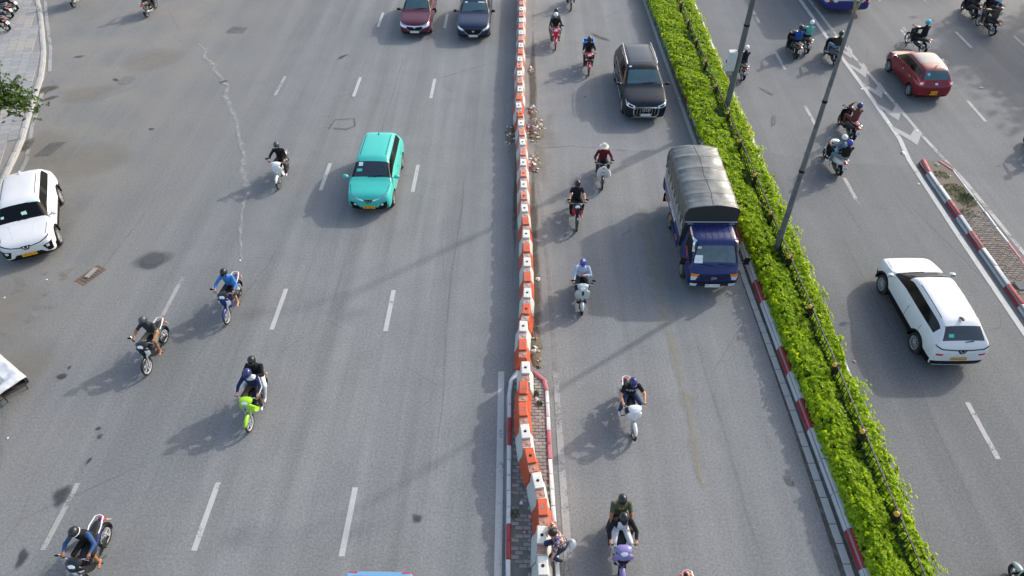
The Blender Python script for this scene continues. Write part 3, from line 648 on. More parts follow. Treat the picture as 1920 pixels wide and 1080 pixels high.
# ================================================================ lamp posts
POLE = M('pole_steel', (.13, .14, .147), .55, .35, var=.4, vs=3.5, dirt=.35); POLED = M('pole_dark', (.10, .112, .115), .55, .3, var=.3, vs=2, dirt=.3); ARM = M('arm_olive', (.22, .20, .09), .6, .2, var=.2)
def lamp_post(base, top, r0, r1, mat, lab, arms, head_mat):
    t = thing('street_lamp', lab, 'street lamp', (base[0], base[1], .15)); o = Vector((base[0], base[1], .15)); T_ = Vector(top) - o
    b = MB(); b.tube([T_ * k for k in (0, .25, .5, .75, 1)], [lerp(r0, r1, k) for k in (0, .25, .5, .75, 1)], 14); b.build('pole', mat, t)
    b = MB(); b.box((0, 0, .03), (.5, .5, .06)); b.lathe([(r0 * 1.5, .06), (r0 * 1.5, .3), (r0 * 1.05, .36)], (0, 0, 0), 'z', 12); b.build('base_plate', mat, t, bevel=.01)
    for k in (.42, .7):
        b = MB(); c = T_ * k; r = lerp(r0, r1, k); b.tube([c - T_.normalized() * .04, c + T_.normalized() * .04], r + .012, 14); b.build('clamp_band', BLK, t)
    for d in arms:
        a0 = T_; d = Vector(d); p1 = a0 + Vector((d.x * .35, d.y * .35, d.z * .75)); p2 = a0 + d
        b = MB(); b.tube([a0, p1, p2], [r1 * .8, r1 * .7, r1 * .6], 10); b.build('arm', head_mat, t)
        h = Vector((d.x, d.y, 0)).normalized(); an = atan2(h.y, h.x); b = MB(); b.rings([(-.05, 0, .06, .04), (.1, 0, .12, .06), (.45, 0, .15, .07), (.7, 0, .1, .03)], 10)
        o2 = b.build('lamp_head', SIL, t); o2.location = p2; o2.rotation_euler = (0, -.12, an)
        b = MB(); b.rings([(.14, -.05, .09, .02), (.6, -.05, .08, .02)], 8); b.build('lens', LENS, o2)
    return t
lp1 = lamp_post((9.25, 27.7), (9.22, 27.7, 10.4), .14, .085, POLED, 'dark grey street lamp post in the hedge carrying a pale cabinet', [(-1.2, .2, 1.6), (1.4, .2, 1.6)], POLED)
lp2 = lamp_post((9.12, 18.25), (8.9, 18.35, 9.0), .11, .05, POLE, 'slim weathered grey street lamp post forking into two arms above the hedge', [(-.75, .4, 1.7), (.95, .3, 1.4)], ARM)
b = MB(); b.box((0, 0, 0), (.36, .3, .85)); cb = b.build('control_cabinet', M('cabinet_cream', (.50, .51, .48), .55, var=.08, dirt=.25), lp1, bevel=.02); cb.location = (-.31, -.02, 2.75); cb['label'] = 'pale cream cabinet strapped to the post'
b = MB(); b.box((0, -.153, .0), (.3, .008, .76)); b.build('door', M('cabinet_door', (.46, .47, .45), .5), cb); b = MB(); b.box((-.19, .02, -.05), (.03, .05, .12)); b.build('handle', BLK, cb)
b = MB(); b.box((-.1, 0, .1), (.16, .06, .05)); o = b.build('bracket', POLED, lp1); o.location = (-.05, 0, 2.75)

# ================================================================ trees
TLEAF = leafmat('tree_leaf', ((.022, .055, .012), (.05, .10, .018), (.10, .15, .022)), .3); BARK = M('bark', (.10, .085, .07), .95, var=.3, bump=1., bs=18)
def tree(name, lab, x, y, h, R, nl, seed, leaf=.11, twigs=None, group=None):
    rr = random.Random(seed); t = thing(name, lab, 'tree', (x, y, 0), 0, group); b = MB()
    fork = Vector((rr.uniform(-.2, .2), rr.uniform(-.2, .2), h * .45)); b.tube([(0, 0, -.05), (.03, 0, .3), fork * .6, fork], [.2, .15, .12, .1], 9); tips = []
    for i in range(9):
        a = i * 2.4 + rr.uniform(-.3, .3); e = rr.uniform(.25, 1.2); L = R * rr.uniform(.75, 1.05); d = Vector((cos(a) * cos(e), sin(a) * cos(e), sin(e) * .9))
        m1 = fork + d * L * .5 + Vector((0, 0, .15)); e1 = fork + d * L; b.tube([fork, m1, e1], [.07, .04, .012], 6); tips.append((m1, .45)); tips.append((e1, .55))
        for k in range(3):
            d2 = (d + Vector((rr.gauss(0, .5), rr.gauss(0, .5), rr.gauss(0, .35)))).normalized(); e2 = m1 + d2 * L * .5; b.tube([m1, e2], [.03, .008], 5); tips.append((e2, .5))
    b.build('trunk', BARK, t); vs.clear(); fs.clear(); st = random.getstate(); random.seed(seed)
    for i in range(nl):
        c, s = rr.choice(tips); p = c + Vector((rr.gauss(0, 1), rr.gauss(0, 1), rr.gauss(0, .7))) * s * R * .3
        sprig(p, Vector((rr.gauss(0, .5), rr.gauss(0, .5), 1)), leaf, 6)
    random.setstate(st); me = bpy.data.meshes.new('crown'); me.from_pydata(list(vs), [], list(fs)); me.materials.append(TLEAF); tag(link('crown', me, t), kind='stuff')
tree('street_tree', 'dark green leafy street tree reaching over the left pavement', -22.25, 23.5, 4.8, 2.3, 3600, 5, .10)
tree('street_tree', 'tall spreading tree beyond the right-hand road shading its far lanes', 33.5, 40.8, 9.5, 4.2, 2600, 9, .2)
tree('street_tree', 'broad tree beyond the right kerb standing nearer than its tall neighbour', 34.5, 35.0, 8.5, 3.6, 2000, 12, .2)
# ================================================================ cars
def section(s):
    x, zb, zs, zt, wm, ws, wt, cab = s; h = zs - zb
    P = [(0, zb), (.8 * wm, zb), (.965 * wm, zb + .06), (wm, zb + .42 * h), (.995 * wm, zb + .76 * h), (ws, zs)]
    if cab: P += [(ws - .018, zs + .03), (wt + .035, zt - .085), (wt - .02, zt - .03), (.55 * wt, zt - .005), (0, zt)]
    else:
        d = zt - zs; P += [(ws * .975, zs + .12 * d + .004), (ws * .945, zs + .33 * d), (ws * .895, zs + .55 * d), (ws * .5, zs + .93 * d), (0, zt)]
    return x, P
def shell(st, tags, cut, nm=9):
    """body shell lofted through cross-sections, smoothed, wheel openings cut; faces carry material slots by part"""
    rings = []
    for s in st:
        x, P = section(s); rings.append([(x, y, z) for y, z in P] + [(x, -y, z) for y, z in P[-2:0:-1]])
    n = len(rings[0]); h = n // 2; me = bpy.data.meshes.new('s'); vs_ = [q for r in rings for q in r]; F, Mi = [], []
    for i in range(len(rings) - 1):
        for j in range(n):
            k = (j + 1) % n; F.append((i * n + j, i * n + k, (i + 1) * n + k, (i + 1) * n + j))
            left = j < h; band = j if left else n - 1 - j; Mi.append(tags(i, band, left))
    for i, o in ((0, 0), (len(rings) - 1, 1)):
        for j in range(h):
            q = (i * n + j, i * n + j + 1, i * n + (n - j - 1) % n, i * n + (n - j) % n); q = tuple(dict.fromkeys(q))
            F.append(q if o else q[::-1]); Mi.append(0)
    me.from_pydata(vs_, [], F)
    for i in range(nm): me.materials.append(BLK)
    me.polygons.foreach_set('material_index', Mi)
    bm = bmesh.new(); bm.from_mesh(me); bmesh.ops.recalc_face_normals(bm, faces=bm.faces); bm.to_mesh(me); bm.free()
    o = bpy.data.objects.new('s', me); COL.objects.link(o); m = o.modifiers.new('s', 'SUBSURF'); m.levels = 2; m.render_levels = 2
    if cut:
        b = MB(); b.mi = nm - 1
        for x, y, z, r, dep in cut: b.lathe([(r, -dep), (r, dep)], (x, y, z), 'y', 26)
        cm = b.mesh('c', [BLK] * nm, False); co = bpy.data.objects.new('c', cm); COL.objects.link(co)
        m = o.modifiers.new('b', 'BOOLEAN'); m.operation = 'DIFFERENCE'; m.object = co; m.solver = 'EXACT'
    res = evalmesh(o); bpy.data.objects.remove(o)
    if cut: bpy.data.objects.remove(co)
    return res
def split(me, names, mats, parent):
    P = {}
    for p in me.polygons: P.setdefault(p.material_index, []).append(p)
    out = {}
    for mi, ps in P.items():
        if names[mi] is None: continue
        key = names[mi]; idx = {}; vs_, fs_ = [], []
        for p in ps:
            f = []
            for v in p.vertices:
                if v not in idx: idx[v] = len(vs_); vs_.append(tuple(me.vertices[v].co))
                f.append(idx[v])
            fs_.append(f)
        m2 = bpy.data.meshes.new(key); m2.from_pydata(vs_, [], fs_); m2.materials.append(mats[mi]); m2.shade_smooth(); m2.set_sharp_from_angle(angle=radians(50))
        out.setdefault(key, []).append(link(key, m2, parent))
    return out
class Proj:
    def __init__(s, me): s.b = BVHTree.FromPolygons([tuple(v.co) for v in me.vertices], [tuple(p.vertices) for p in me.polygons])
    def hit(s, ax, p, off):
        o, d = {'F': ((9, p[0], p[1]), (-1, 0, 0)), 'B': ((-9, p[0], p[1]), (1, 0, 0)), 'L': ((p[0], 9, p[1]), (0, -1, 0)), 'R': ((p[0], -9, p[1]), (0, 1, 0)), 'T': ((p[0], p[1], 9), (0, 0, -1))}[ax]
        c, n, i, dd = s.b.ray_cast(Vector(o), Vector(d))
        if c is None:
            q = Vector(o) + Vector(d) * 9; c, n, i, dd = s.b.find_nearest(q)
        if n.dot(Vector(d)) > 0: n = -n
        return c + n * off
    def grid(s, name, ax, rows, mat, parent, off=.006, sk=.02):
        b = MB(); A = [[s.hit(ax, p, off) for p in r] for r in rows]; n = len(rows[0]); m = len(rows)
        vs_ = [q for r in A for q in r]; fs_ = [(i * n + j, i * n + j + 1, (i + 1) * n + j + 1, (i + 1) * n + j) for i in range(m - 1) for j in range(n - 1)]
        bd = [(0, j) for j in range(n)] + [(i, n - 1) for i in range(1, m)] + [(m - 1, j) for j in range(n - 2, -1, -1)] + [(i, 0) for i in range(m - 2, 0, -1)]; k = len(vs_)
        for (i, j) in bd: vs_.append(s.hit(ax, rows[i][j], -sk))
        L = len(bd)
        for a in range(L):
            c = (a + 1) % L; fs_.append((bd[a][0] * n + bd[a][1], bd[c][0] * n + bd[c][1], k + c, k + a))
        b.add(vs_, fs_); return b.build(name, mat, parent)
    def quad(s, name, ax, q, mat, parent, n=6, m=4, off=.006):
        rows = []
        for i in range(m + 1):
            a = [lerp(q[0][k], q[3][k], i / m) for k in (0, 1)]; c = [lerp(q[1][k], q[2][k], i / m) for k in (0, 1)]
            rows.append([(lerp(a[0], c[0], j / n), lerp(a[1], c[1], j / n)) for j in range(n + 1)])
        return s.grid(name, ax, rows, mat, parent, off)
    def line(s, name, ax, pts, wd, mat, parent, off=.006, sub=6):
        P = []
        for a, c in zip(pts, pts[1:]):
            for k in range(sub): P.append(Vector((lerp(a[0], c[0], k / sub), lerp(a[1], c[1], k / sub))))
        P.append(Vector(pts[-1])); A, B_ = [], []
        for i, p in enumerate(P):
            d = (P[min(i + 1, len(P) - 1)] - P[max(i - 1, 0)]).normalized(); nn = Vector((-d.y, d.x)) * wd / 2; A.append(tuple(p + nn)); B_.append(tuple(p - nn))
        return s.grid(name, ax, [A, B_], mat, parent, off, .012)
_wh = {}
def wheel(parent, x, y, R, side, steer=0., wd=.2, rimmat=None, spokes=10):
    rimmat = rimmat or SIL; key = (R, wd, rimmat.name, spokes)
    if key not in _wh:
        b = MB(); h = wd / 2; b.lathe([(R * .62, -h), (R * .9, -h), (R * .975, -h * .82), (R, -h * .55), (R, h * .55), (R * .975, h * .82), (R * .9, h), (R * .66, h), (R * .62, h * .9)], (0, 0, 0), 'y', 28, False)
        b2 = MB(); b2.lathe([(R * .66, h * .98), (R * .66, h * .6), (R * .60, h * .5), (R * .60, h * .97), (R * .66, h * .98)], (0, 0, 0), 'y', 28, False)
        for i in range(spokes):
            a = 2 * pi * i / spokes; Rm = Matrix.Rotation(-a, 3, 'Y'); b2.box(Rm @ Vector((R * .36, h * .72, 0)), (R * .54, .03, R * .07), Rm, .9, .9)
        b2.lathe([(R * .14, h * .6), (R * .14, h * .86), (.001, h * .9)], (0, 0, 0), 'y', 12)
        b3 = MB(); b3.lathe([(.001, h * .35), (R * .62, h * .35), (R * .62, h * .2), (.001, h * .2)], (0, 0, 0), 'y', 20)
        _wh[key] = (b.mesh('wheel', [RUB]), b2.mesh('rim', [rimmat]), b3.mesh('brake_disc', [DARK]))
    a, c, d = _wh[key]; o = link('wheel', a, parent); o.location = (x, y, R); o.rotation_euler = (0, random.uniform(0, 1), 0 if side > 0 else pi)
    o.rotation_euler.z += steer; link('rim', c, o); link('brake_disc', d, o); return o
def plate(parent, loc, back, mat, txt, sz=(.47, .11)):
    b = MB(); b.box((0, 0, 0), (.012, sz[0], sz[1])); o = b.build('number_plate', mat, parent, smooth=False); o.location = loc; o.rotation_euler = (0, -.12 if not back else .12, 0 if not back else pi)
    vs_, fs_ = text_mesh(txt, sz[1] * .85); b = MB(); b.add([(.009, x, y) for x, y, z in vs_], fs_); b.build('plate_text', BLK, o, smooth=False); return o
def mirrors(P, t, x, z, hw, mat):
    for s in (1, -1):
        b = MB(); b.tube([(x, s * (hw - .06), z - .03), (x - .01, s * (hw + .06), z)], .022, 6); b.rings([(x - .05, z + .03, .10, .055, s * (hw + .13)), (x + .02, z + .03, .105, .07, s * (hw + .13)), (x + .07, z + .03, .07, .04, s * (hw + .12))], 10)
        m = b.build('mirror', mat, t); b = MB(); b.rings([(x - .056, z + .03, .085, .05, s * (hw + .13)), (x - .052, z + .03, .085, .05, s * (hw + .13))], 10); b.build('mirror_glass', CHR, m)
def car(name, lab, loc, rz, L, W, H, hood, belt, cowl, rf, bp, cp, rr, rg, tail, wb, R, body, front, rear, zb=.22, sedan=False, rim=None, glass=None, clad=False, plates=(PLW, '29A-123.45'), dual=None, roofmat=None, spokes=10, cat='car', mirmat=None, group=None, win=None, wtf=.70):
    t = thing(name, lab, cat, (loc[0], loc[1], 0), rz, group); hw = W / 2; xf = L / 2; glass = glass or GLASS; win = win or GLASSB
    S = [(xf, zb + .13, hood * .68, hood * .72, hw * .70, hw * .64, 0, 0), (xf - .07, zb + .03, hood * .81, hood * .86, hw * .86, hw * .80, 0, 0), (xf - .22, zb, hood * .90, hood * .955, hw * .955, hw * .885, 0, 0),
         (xf - .52, zb, hood * .95, hood * 1.01, hw * .99, hw * .925, 0, 0), (cowl + .14, zb, belt - .02, hood * 1.06, hw, hw * .945, 0, 0), (cowl, zb, belt, hood * 1.085, hw, hw * .945, 0, 0),
         (rf, zb, belt + .01, H - .04, hw, hw * .94, hw * wtf, 1), (rf - .14, zb, belt + .015, H - .012, hw, hw * .94, hw * (wtf + .01), 1), (bp + .05, zb, belt + .02, H, hw, hw * .94, hw * (wtf + .015), 1), (bp - .05, zb, belt + .02, H, hw, hw * .94, hw * (wtf + .015), 1),
         (cp, zb, belt + .035, H - .02, hw, hw * .935, hw * wtf, 1), (rr, zb, belt + .05, H - .06, hw * .99, hw * .92, hw * (wtf - .04), 1), (rg, zb, belt + .05, tail, hw * .98, hw * .90, 0, 0)]
    if sedan: S += [(-xf + .3, zb, belt + .0, tail - .02, hw * .96, hw * .88, 0, 0), (-xf + .08, zb + .03, tail - .13, tail - .07, hw * .92, hw * .82, 0, 0), (-xf, zb + .14, tail - .32, tail - .26, hw * .82, hw * .72, 0, 0)]
    else: S += [(-xf + .07, zb + .03, belt - .06, tail - .08, hw * .94, hw * .86, 0, 0), (-xf, zb + .14, belt - .28, belt - .2, hw * .86, hw * .76, 0, 0)]
    def tags(i, band, left):
        if band >= 8: return 1 if i == 5 else 2 if i == 11 else (7 if roofmat and 6 <= i <= 10 else 0)
        if band == 7 and i == 5: return 6
        if band == 6 and 5 <= i <= 10:
            if i == 8 or (i == 10 and not sedan and False): return 6
            if i in (5, 6, 7): return 3 if left else 4
            return (5 if left else 8) if i in (9, 10) else 0
        if band <= 1 or (clad and band == 2 and 2 <= i <= 12): return 6
        return 0
    a = wb / 2; off = (xf - a) - (xf - a) ; wx = [a + (cowl * 0) + .02, -a + .02]
    cut = [(x, s * (hw - .06), R + .0, R + .055, .16) for x in wx for s in (1, -1)]
    me = shell(S, tags, cut, 10); P = Proj(me)
    split(me, ['body', 'windscreen', 'rear_window', 'side_window', 'side_window', 'side_window', 'trim', 'roof_area', 'side_window', 'wheel_well'], [body, glass, glass, win, win, win, BLK, roofmat or body, win, BLK], t)
    for x in wx:
        for s in (1, -1): wheel(t, x, s * (hw - .115), R, s, 0, .2, rim, spokes)
    b = MB(); b.box((0, 0, zb + .05), (L * .8, W * .8, .1)); b.build('underbody', BLK, t, smooth=False)
    if clad:
        for x in wx:
            for s in (1, -1):
                b = MB(); N = 18; ri, ro = R + .05, R + .115; rows = []
                for k in range(N + 1):
                    an = lerp(-.12, pi + .12, k / N); rows.append([(x + r * cos(an), s * y, R + r * sin(an)) for r, y in ((ri, hw - .10), (ri, hw + .012), (ro, hw + .004), (ro, hw - .10))])
                b.loft(rows); b.build('wheel_arch_trim', BLK, t)
    mirrors(P, t, cowl - .18, belt + .04, hw, mirmat or body)
    for s, ax in ((1, 'L'), (-1, 'R')):          # door seams and handles
        for x in (cowl + .02, bp, cp + .05):
            P.line('door_seam', ax, [(x, zb + .18), (x + .01, belt - .03)], .014, BLK, t, .002)
        for x in (bp + .13, cp + .2): P.line('door_handle', ax, [(x + .1, belt - .13), (x - .1, belt - .12)], .035, mirmat if mirmat is CHR else body, t, .022)
    P.line('bonnet_seam', 'T', [(xf - .3, -hw * .78), (cowl + .2, -hw * .86)], .014, BLK, t, .002); P.line('bonnet_seam', 'T', [(xf - .3, hw * .78), (cowl + .2, hw * .86)], .014, BLK, t, .002)
    for s in (1, -1): P.line('wiper', 'T', [(cowl - .1, s * .1), (cowl - .16, s * .1 + .5)], .018, BLK, t, .012)
    front(t, P, L, W, H, hood, S); rear(t, P, L, W, H, belt, S)
    return t, P
def mir(q): return [(-y, z) for y, z in q][::-1]
def both(P, name, ax, q, mat, t, **k): P.quad(name, ax, q, mat, t, **k); P.quad(name, ax, mir(q), mat, t, **k)
def vemblem(P, t, ax, z, mat=CHR):
    P.quad('emblem_panel', ax, [(-.16, z + .06), (.16, z + .06), (.06, z - .08), (-.06, z - .08)], BLK, t, off=.012)
    P.line('emblem', ax, [(-.08, z + .035), (0, z - .055), (.08, z + .035)], .026, mat, t, .018)
def norear(t, P, L, W, H, belt, S): pass
def simplerear(t, P, L, W, H, belt, S):
    both(P, 'tail_light', 'B', [(W * .3, belt - .02), (W * .46, belt - .04), (W * .46, belt - .2), (W * .32, belt - .16)], RED, t)
    plate(t, (-L / 2 - .02, 0, .62), True, PLW, '29A-483.16')
# ---- teal hatchback taxi
def f_teal(t, P, L, W, H, hood, S):
    for s in (1, -1):
        P.line('light_strip', 'F', [(s * .66, hood * .93), (s * .40, hood * .80), (s * .14, hood * .72)], .028, CHR, t, .01)
    vemblem(P, t, 'F', hood * .70)
    both(P, 'headlight', 'F', [(.46, .60), (.70, .66), (.70, .50), (.44, .50)], BLK, t, off=.008); both(P, 'headlight_lens', 'F', [(.47, .575), (.56, .60), (.56, .51), (.46, .505)], LENS, t, off=.016)
    P.quad('lower_bumper', 'F', [(-.74, .50), (.74, .50), (.68, .26), (-.68, .26)], BLK, t, 14, 4, off=.008); P.quad('bumper_insert', 'F', [(-.46, .56), (.46, .56), (.34, .41), (-.34, .41)], S_teal, t, off=.014)
    plate(t, (L / 2 + .03, 0, .43), False, PLY, '29E-025.36')
    for s in (1, -1): P.line('roof_seam', 'T', [(.42, s * .50), (-1.35, s * .49)], .022, BLK, t, .004)
    P.quad('sticker', 'T', [(.62, -.50), (.62, -.34), (.48, -.34), (.48, -.50)], M('sticker_white', (.55, .6, .62), .5), t, off=.005); P.quad('sticker', 'T', [(.82, -.56), (.82, -.36), (.72, -.36), (.72, -.56)], M('sticker_green', (.05, .45, .33), .5), t, off=.005)
    b = MB(); b.prism([(0, 0), (-.1, 0), (-.11, .05), (-.07, .05)], 'xz', -.012, .012); o = b.build('antenna', BLK, t); o.location = (-1.25, 0, H - .03)
    both(P, 'rocker_panel', 'L', [(-.75, .40), (.75, .40), (.75, .27), (-.75, .27)], SIL, t) if 0 else None
    P.quad('rocker_panel', 'L', [(-.78, .42), (.80, .42), (.80, .27), (-.78, .27)], SILP, t); P.quad('rocker_panel', 'R', [(-.78, .42), (.80, .42), (.80, .27), (-.78, .27)], SILP, t)
SILP = M('paint_silver_sill', (.45, .46, .46), .4, .3)
S_teal = paint('teal', (.05, .42, .36))
TEAL_LOC = (-5.02 - .745, 22.5)
car('hatchback_taxi', 'bright turquoise hatchback taxi driving in the left carriageway', (-5.8, 22.52), radians(-90.3), 3.97, 1.74, 1.58, .97, 1.02, 1.12, .34, -.28, -1.2, -1.66, -1.86, 1.04, 2.51, .32, S_teal, f_teal, simplerear, rim=M('rim_pale', (.42, .41, .39), .4, .3), glass=M('blue_glass', '#16222b', .06, 0, .6, .25, 1.5, spec=.8), spokes=9, wtf=.67)
# ---- white crossovers
WP = paint('white', (.55, .56, .565))
def f_white(t, P, L, W, H, hood, S):
    for s in (1, -1): P.line('grille_strip', 'F', [(s * .78, hood * .90), (s * .45, hood * .79), (s * .14, hood * .75)], .026, BLK, t, .01)
    vemblem(P, t, 'F', hood * .73)
    both(P, 'headlight', 'F', [(.50, .66), (.80, .74), (.76, .42), (.60, .42)], GLASSB, t, off=.01); both(P, 'headlight_lens', 'F', [(.60, .66), (.70, .68), (.69, .58), (.60, .58)], LENS, t, off=.018)
    P.quad('lower_grille', 'F', [(-.40, .50), (.40, .50), (.62, .28), (-.62, .28)], BLK, t, 14, 5, off=.01); plate(t, (L / 2 + .03, 0, .47), False, PLY, '29E-022.12')
    for s in (1, -1): P.line('roof_seam', 'T', [(.36, s * .56), (-1.5, s * .54)], .02, BLK, t, .004); P.line('bonnet_crease', 'T', [(1.85, s * .30), (1.2, s * .42)], .02, WP, t, .004)
    P.quad('sticker', 'T', [(.88, -.62), (.88, -.52), (.80, -.52), (.80, -.62)], M('sticker_mint', (.35, .55, .5), .5), t, off=.005); P.quad('sticker', 'T', [(.52, .32), (.52, .60), (.45, .60), (.45, .32)], M('sticker_mint', (.35, .55, .5), .5), t, off=.005)
    P.quad('dashboard_paper', 'T', [(.9, .05), (.9, .22), (.78, .2), (.8, .03)], M('sticker_mint', (.35, .55, .5), .5), t, off=.004)
    b = MB(); b.prism([(0, 0), (-.15, 0), (-.16, .06), (-.1, .06)], 'xz', -.02, .02); o = b.build('antenna', WP, t); o.location = (-1.35, 0, H - .03)
def r_white(t, P, L, W, H, belt, S):
    P.line('light_strip', 'B', [(.80, belt + .00), (.62, belt - .08), (.2, belt - .11), (-.2, belt - .11), (-.62, belt - .08), (-.80, belt + .0)], .03, BLK, t, .01); vemblem(P, t, 'B', belt - .15)
    both(P, 'tail_reflector', 'B', [(.52, belt - .26), (.74, belt - .24), (.74, belt - .31), (.56, belt - .32)], RED, t, off=.01)
    P.quad('lower_bumper', 'B', [(-.80, .50), (.80, .50), (.72, .27), (-.72, .27)], BLK, t, 16, 5, off=.01); P.line('bumper_trim', 'B', [(-.7, .33), (0, .31), (.7, .33)], .03, SIL, t, .02)
    plate(t, (-L / 2 - .03, 0, .62), True, PLY, '29H-342.92')
    P.quad('sticker', 'B', [(.30, belt + .27), (.45, belt + .27), (.45, belt + .20), (.30, belt + .20)], M('sticker_green', (.05, .45, .33), .5), t, off=.006); P.line('rear_wiper', 'B', [(-.05, belt + .1), (-.3, belt + .12)], .02, BLK, t, .012)
def r_fin(t, P, L, W, H, belt, S):
    r_white(t, P, L, W, H, belt, S); b = MB(); b.prism([(0, 0), (-.2, 0), (-.2, .07), (-.12, .07)], 'xz', -.025, .025); o = b.build('antenna', plast('fin', '#3c4350'), t); o.location = (-1.3, 0, H - .03)
    for s in (1, -1): P.line('roof_seam', 'T', [(.36, s * .56), (-1.6, s * .53)], .02, DARK, t, .004)
    P.line('spoiler_seam', 'T', [(-1.45, -.54), (-1.45, .54)], .016, SILP, t, .004)
def nofront(t, P, L, W, H, hood, S): pass
hd = atan2(-2.59, 1.2); lx, ly = -17.58, 19.93
car('crossover_car', 'white crossover with yellow front plate pulling out from the left kerb', (lx - .907 * .80, ly - .42 * .80), hd, 4.3, 1.79, 1.61, 1.02, 1.06, 1.16, .40, -.30, -1.2, -1.70, -2.0, 1.10, 2.61, .345, WP, f_white, r_white, clad=True, glass=GLASSB, spokes=10, wtf=.655)
car('crossover_car', 'white crossover with dark arches driving away in the right carriageway', (12.45 + .80, 15.42), radians(91.5), 4.3, 1.79, 1.61, 1.02, 1.06, 1.14, .38, -.30, -1.2, -1.60, -1.98, 1.14, 2.61, .345, WP, nofront, r_fin, clad=True, glass=GLASS, spokes=10, wtf=.64)
# ---- large black SUV
KB = M('paint_black', (.011, .015, .021), .3, 0, .12, .03, 3, spec=.18)
def f_suv(t, P, L, W, H, hood, S):
    both(P, 'headlight', 'F', [(.50, hood * .80), (.90, hood * .92), (.88, hood * .78), (.54, hood * .70)], LENS, t, off=.008); both(P, 'headlight_core', 'F', [(.58, hood * .79), (.80, hood * .86), (.80, hood * .79), (.60, hood * .745)], DARK, t, off=.014)
    oc = [(-.46, .80), (.46, .80), (.56, .70), (.54, .46), (.44, .36), (-.44, .36), (-.54, .46), (-.56, .70)]
    P.quad('grille', 'F', [(-.50, .78), (.50, .78), (.48, .38), (-.48, .38)], BLK, t, 10, 6, off=.01); P.line('grille_frame', 'F', oc + [oc[0]], .045, CHR, t, .022, 4)
    for y in (-.4, -.27, -.13, .13, .27, .4): P.line('grille_bar', 'F', [(y, .76), (y, .42)], .012, SIL, t, .018)
    for y in (-.135, -.045, .045, .135):
        P.line('emblem_ring', 'F', [(y + .06 * cos(k * pi / 6), .70 + .06 * sin(k * pi / 6)) for k in range(13)], .018, CHR, t, .03, 1)
    P.line('bumper_trim', 'F', [(-.6, .30), (.6, .30)], .03, SIL, t, .012); plate(t, (L / 2 + .05, 0, .47), False, PLW, '30G-763.62')
    P.quad('panoramic_roof', 'T', [(.05, -.52), (.05, .52), (-1.75, .50), (-1.75, -.50)], M('roof_glass', '#10161a', .08, 0, .1, spec=.45), t, 10, 10, off=.004)
    for s in (1, -1):
        b = MB(); b.tube([(.15, s * .69, H - .06), (.05, s * .70, H + .01), (-.9, s * .70, H + .03), (-1.9, s * .67, H - .01), (-2.0, s * .66, H - .07)], .022, 8); b.build('roof_rail', SIL, t)
        P.line('window_trim', 'L' if s > 0 else 'R', [(.98, 1.09), (-.3, 1.115), (-1.7, 1.14)], .035, CHR, t, .012); P.line('sill_trim', 'L' if s > 0 else 'R', [(1.0, .42), (-1.0, .42)], .035, SIL, t, .012); P.line('window_trim', 'L' if s > 0 else 'R', [(.20, 1.62), (-.6, 1.66), (-1.75, 1.58)], .02, CHR, t, .012)
    P.quad('sensor_pod', 'T', [(.46, -.14), (.46, .14), (.26, .18), (.26, -.18)], BLK, t, off=.004); P.quad('sticker', 'T', [(.40, -.62), (.40, -.50), (.33, -.50), (.33, -.62)], M('sticker_white', (.55, .6, .62), .5), t, off=.005)
car('suv', 'large glossy black SUV with panoramic roof and silver roof rails', (4.66 + .87, 29.85), radians(-89), 5.06, 1.97, 1.74, 1.07, 1.12, 1.24, .42, -.45, -1.55, -2.14, -2.38, 1.14, 2.99, .385, KB, f_suv, simplerear, glass=GLASST, mirmat=KB, rim=M('rim_bright', (.4, .4, .4), .35, .3), spokes=10)
# ---- sedans at the far end
BG = paint('burgundy', (.075, .012, .026)); NB = paint('navy', (.012, .02, .05)); RD = paint('crimson', (.15, .006, .014))
def f_city(t, P, L, W, H, hood, S):
    both(P, 'headlight', 'F', [(.40, hood * .76), (.76, hood * .90), (.78, hood * .74), (.46, hood * .64)], LENS, t, off=.01); P.line('grille_wing', 'F', [(-.76, hood * .88), (-.4, hood * .77), (0, hood * .74), (.4, hood * .77), (.76, hood * .88)], .05, CHR, t, .018)
    P.quad('grille', 'F', [(-.42, hood * .72), (.42, hood * .72), (.3, .46), (-.3, .46)], BLK, t, 8, 5, off=.01); P.line('grille_trim', 'F', [(-.45, hood * .66), (-.3, .47), (.3, .47), (.45, hood * .66)], .02, CHR, t, .016)
    P.quad('lower_grille', 'F', [(-.6, .36), (.6, .36), (.5, .24), (-.5, .24)], BLK, t, 8, 3, off=.01); plate(t, (L / 2 + .05, 0, .42), False, PLW, '30E-171.47')
    P.quad('emblem', 'F', [(-.05, .66), (.05, .66), (.04, .58), (-.04, .58)], CHR, t, off=.02)
def f_maz(t, P, L, W, H, hood, S):
    both(P, 'headlight', 'F', [(.48, hood * .72), (.84, hood * .90), (.84, hood * .76), (.54, hood * .64)], LENS, t, off=.01); P.quad('grille', 'F', [(-.46, hood * .74), (.46, hood * .74), (.28, .40), (-.28, .40)], BLK, t, 8, 5, off=.01)
    P.line('grille_frame', 'F', [(-.54, hood * .74), (-.42, .54), (-.26, .41), (.26, .41), (.42, .54), (.54, hood * .74)], .03, CHR, t, .018); P.quad('emblem', 'F', [(-.07, .64), (.07, .64), (.05, .55), (-.05, .55)], CHR, t, off=.02)
    both(P, 'fog_light', 'F', [(.58, .40), (.76, .42), (.76, .32), (.58, .32)], DARK, t, off=.01); plate(t, (L / 2 + .05, 0, .37), False, PLW, '30F-223.58')
    P.quad('sticker', 'T', [(.34, -.52), (.34, -.38), (.26, -.38), (.26, -.52)], M('sticker_white', (.55, .6, .62), .5), t, off=.005); P.quad('sticker', 'T', [(.34, .2), (.34, .55), (.26, .55), (.26, .2)], M('sticker_pale', (.4, .48, .46), .5), t, off=.005)
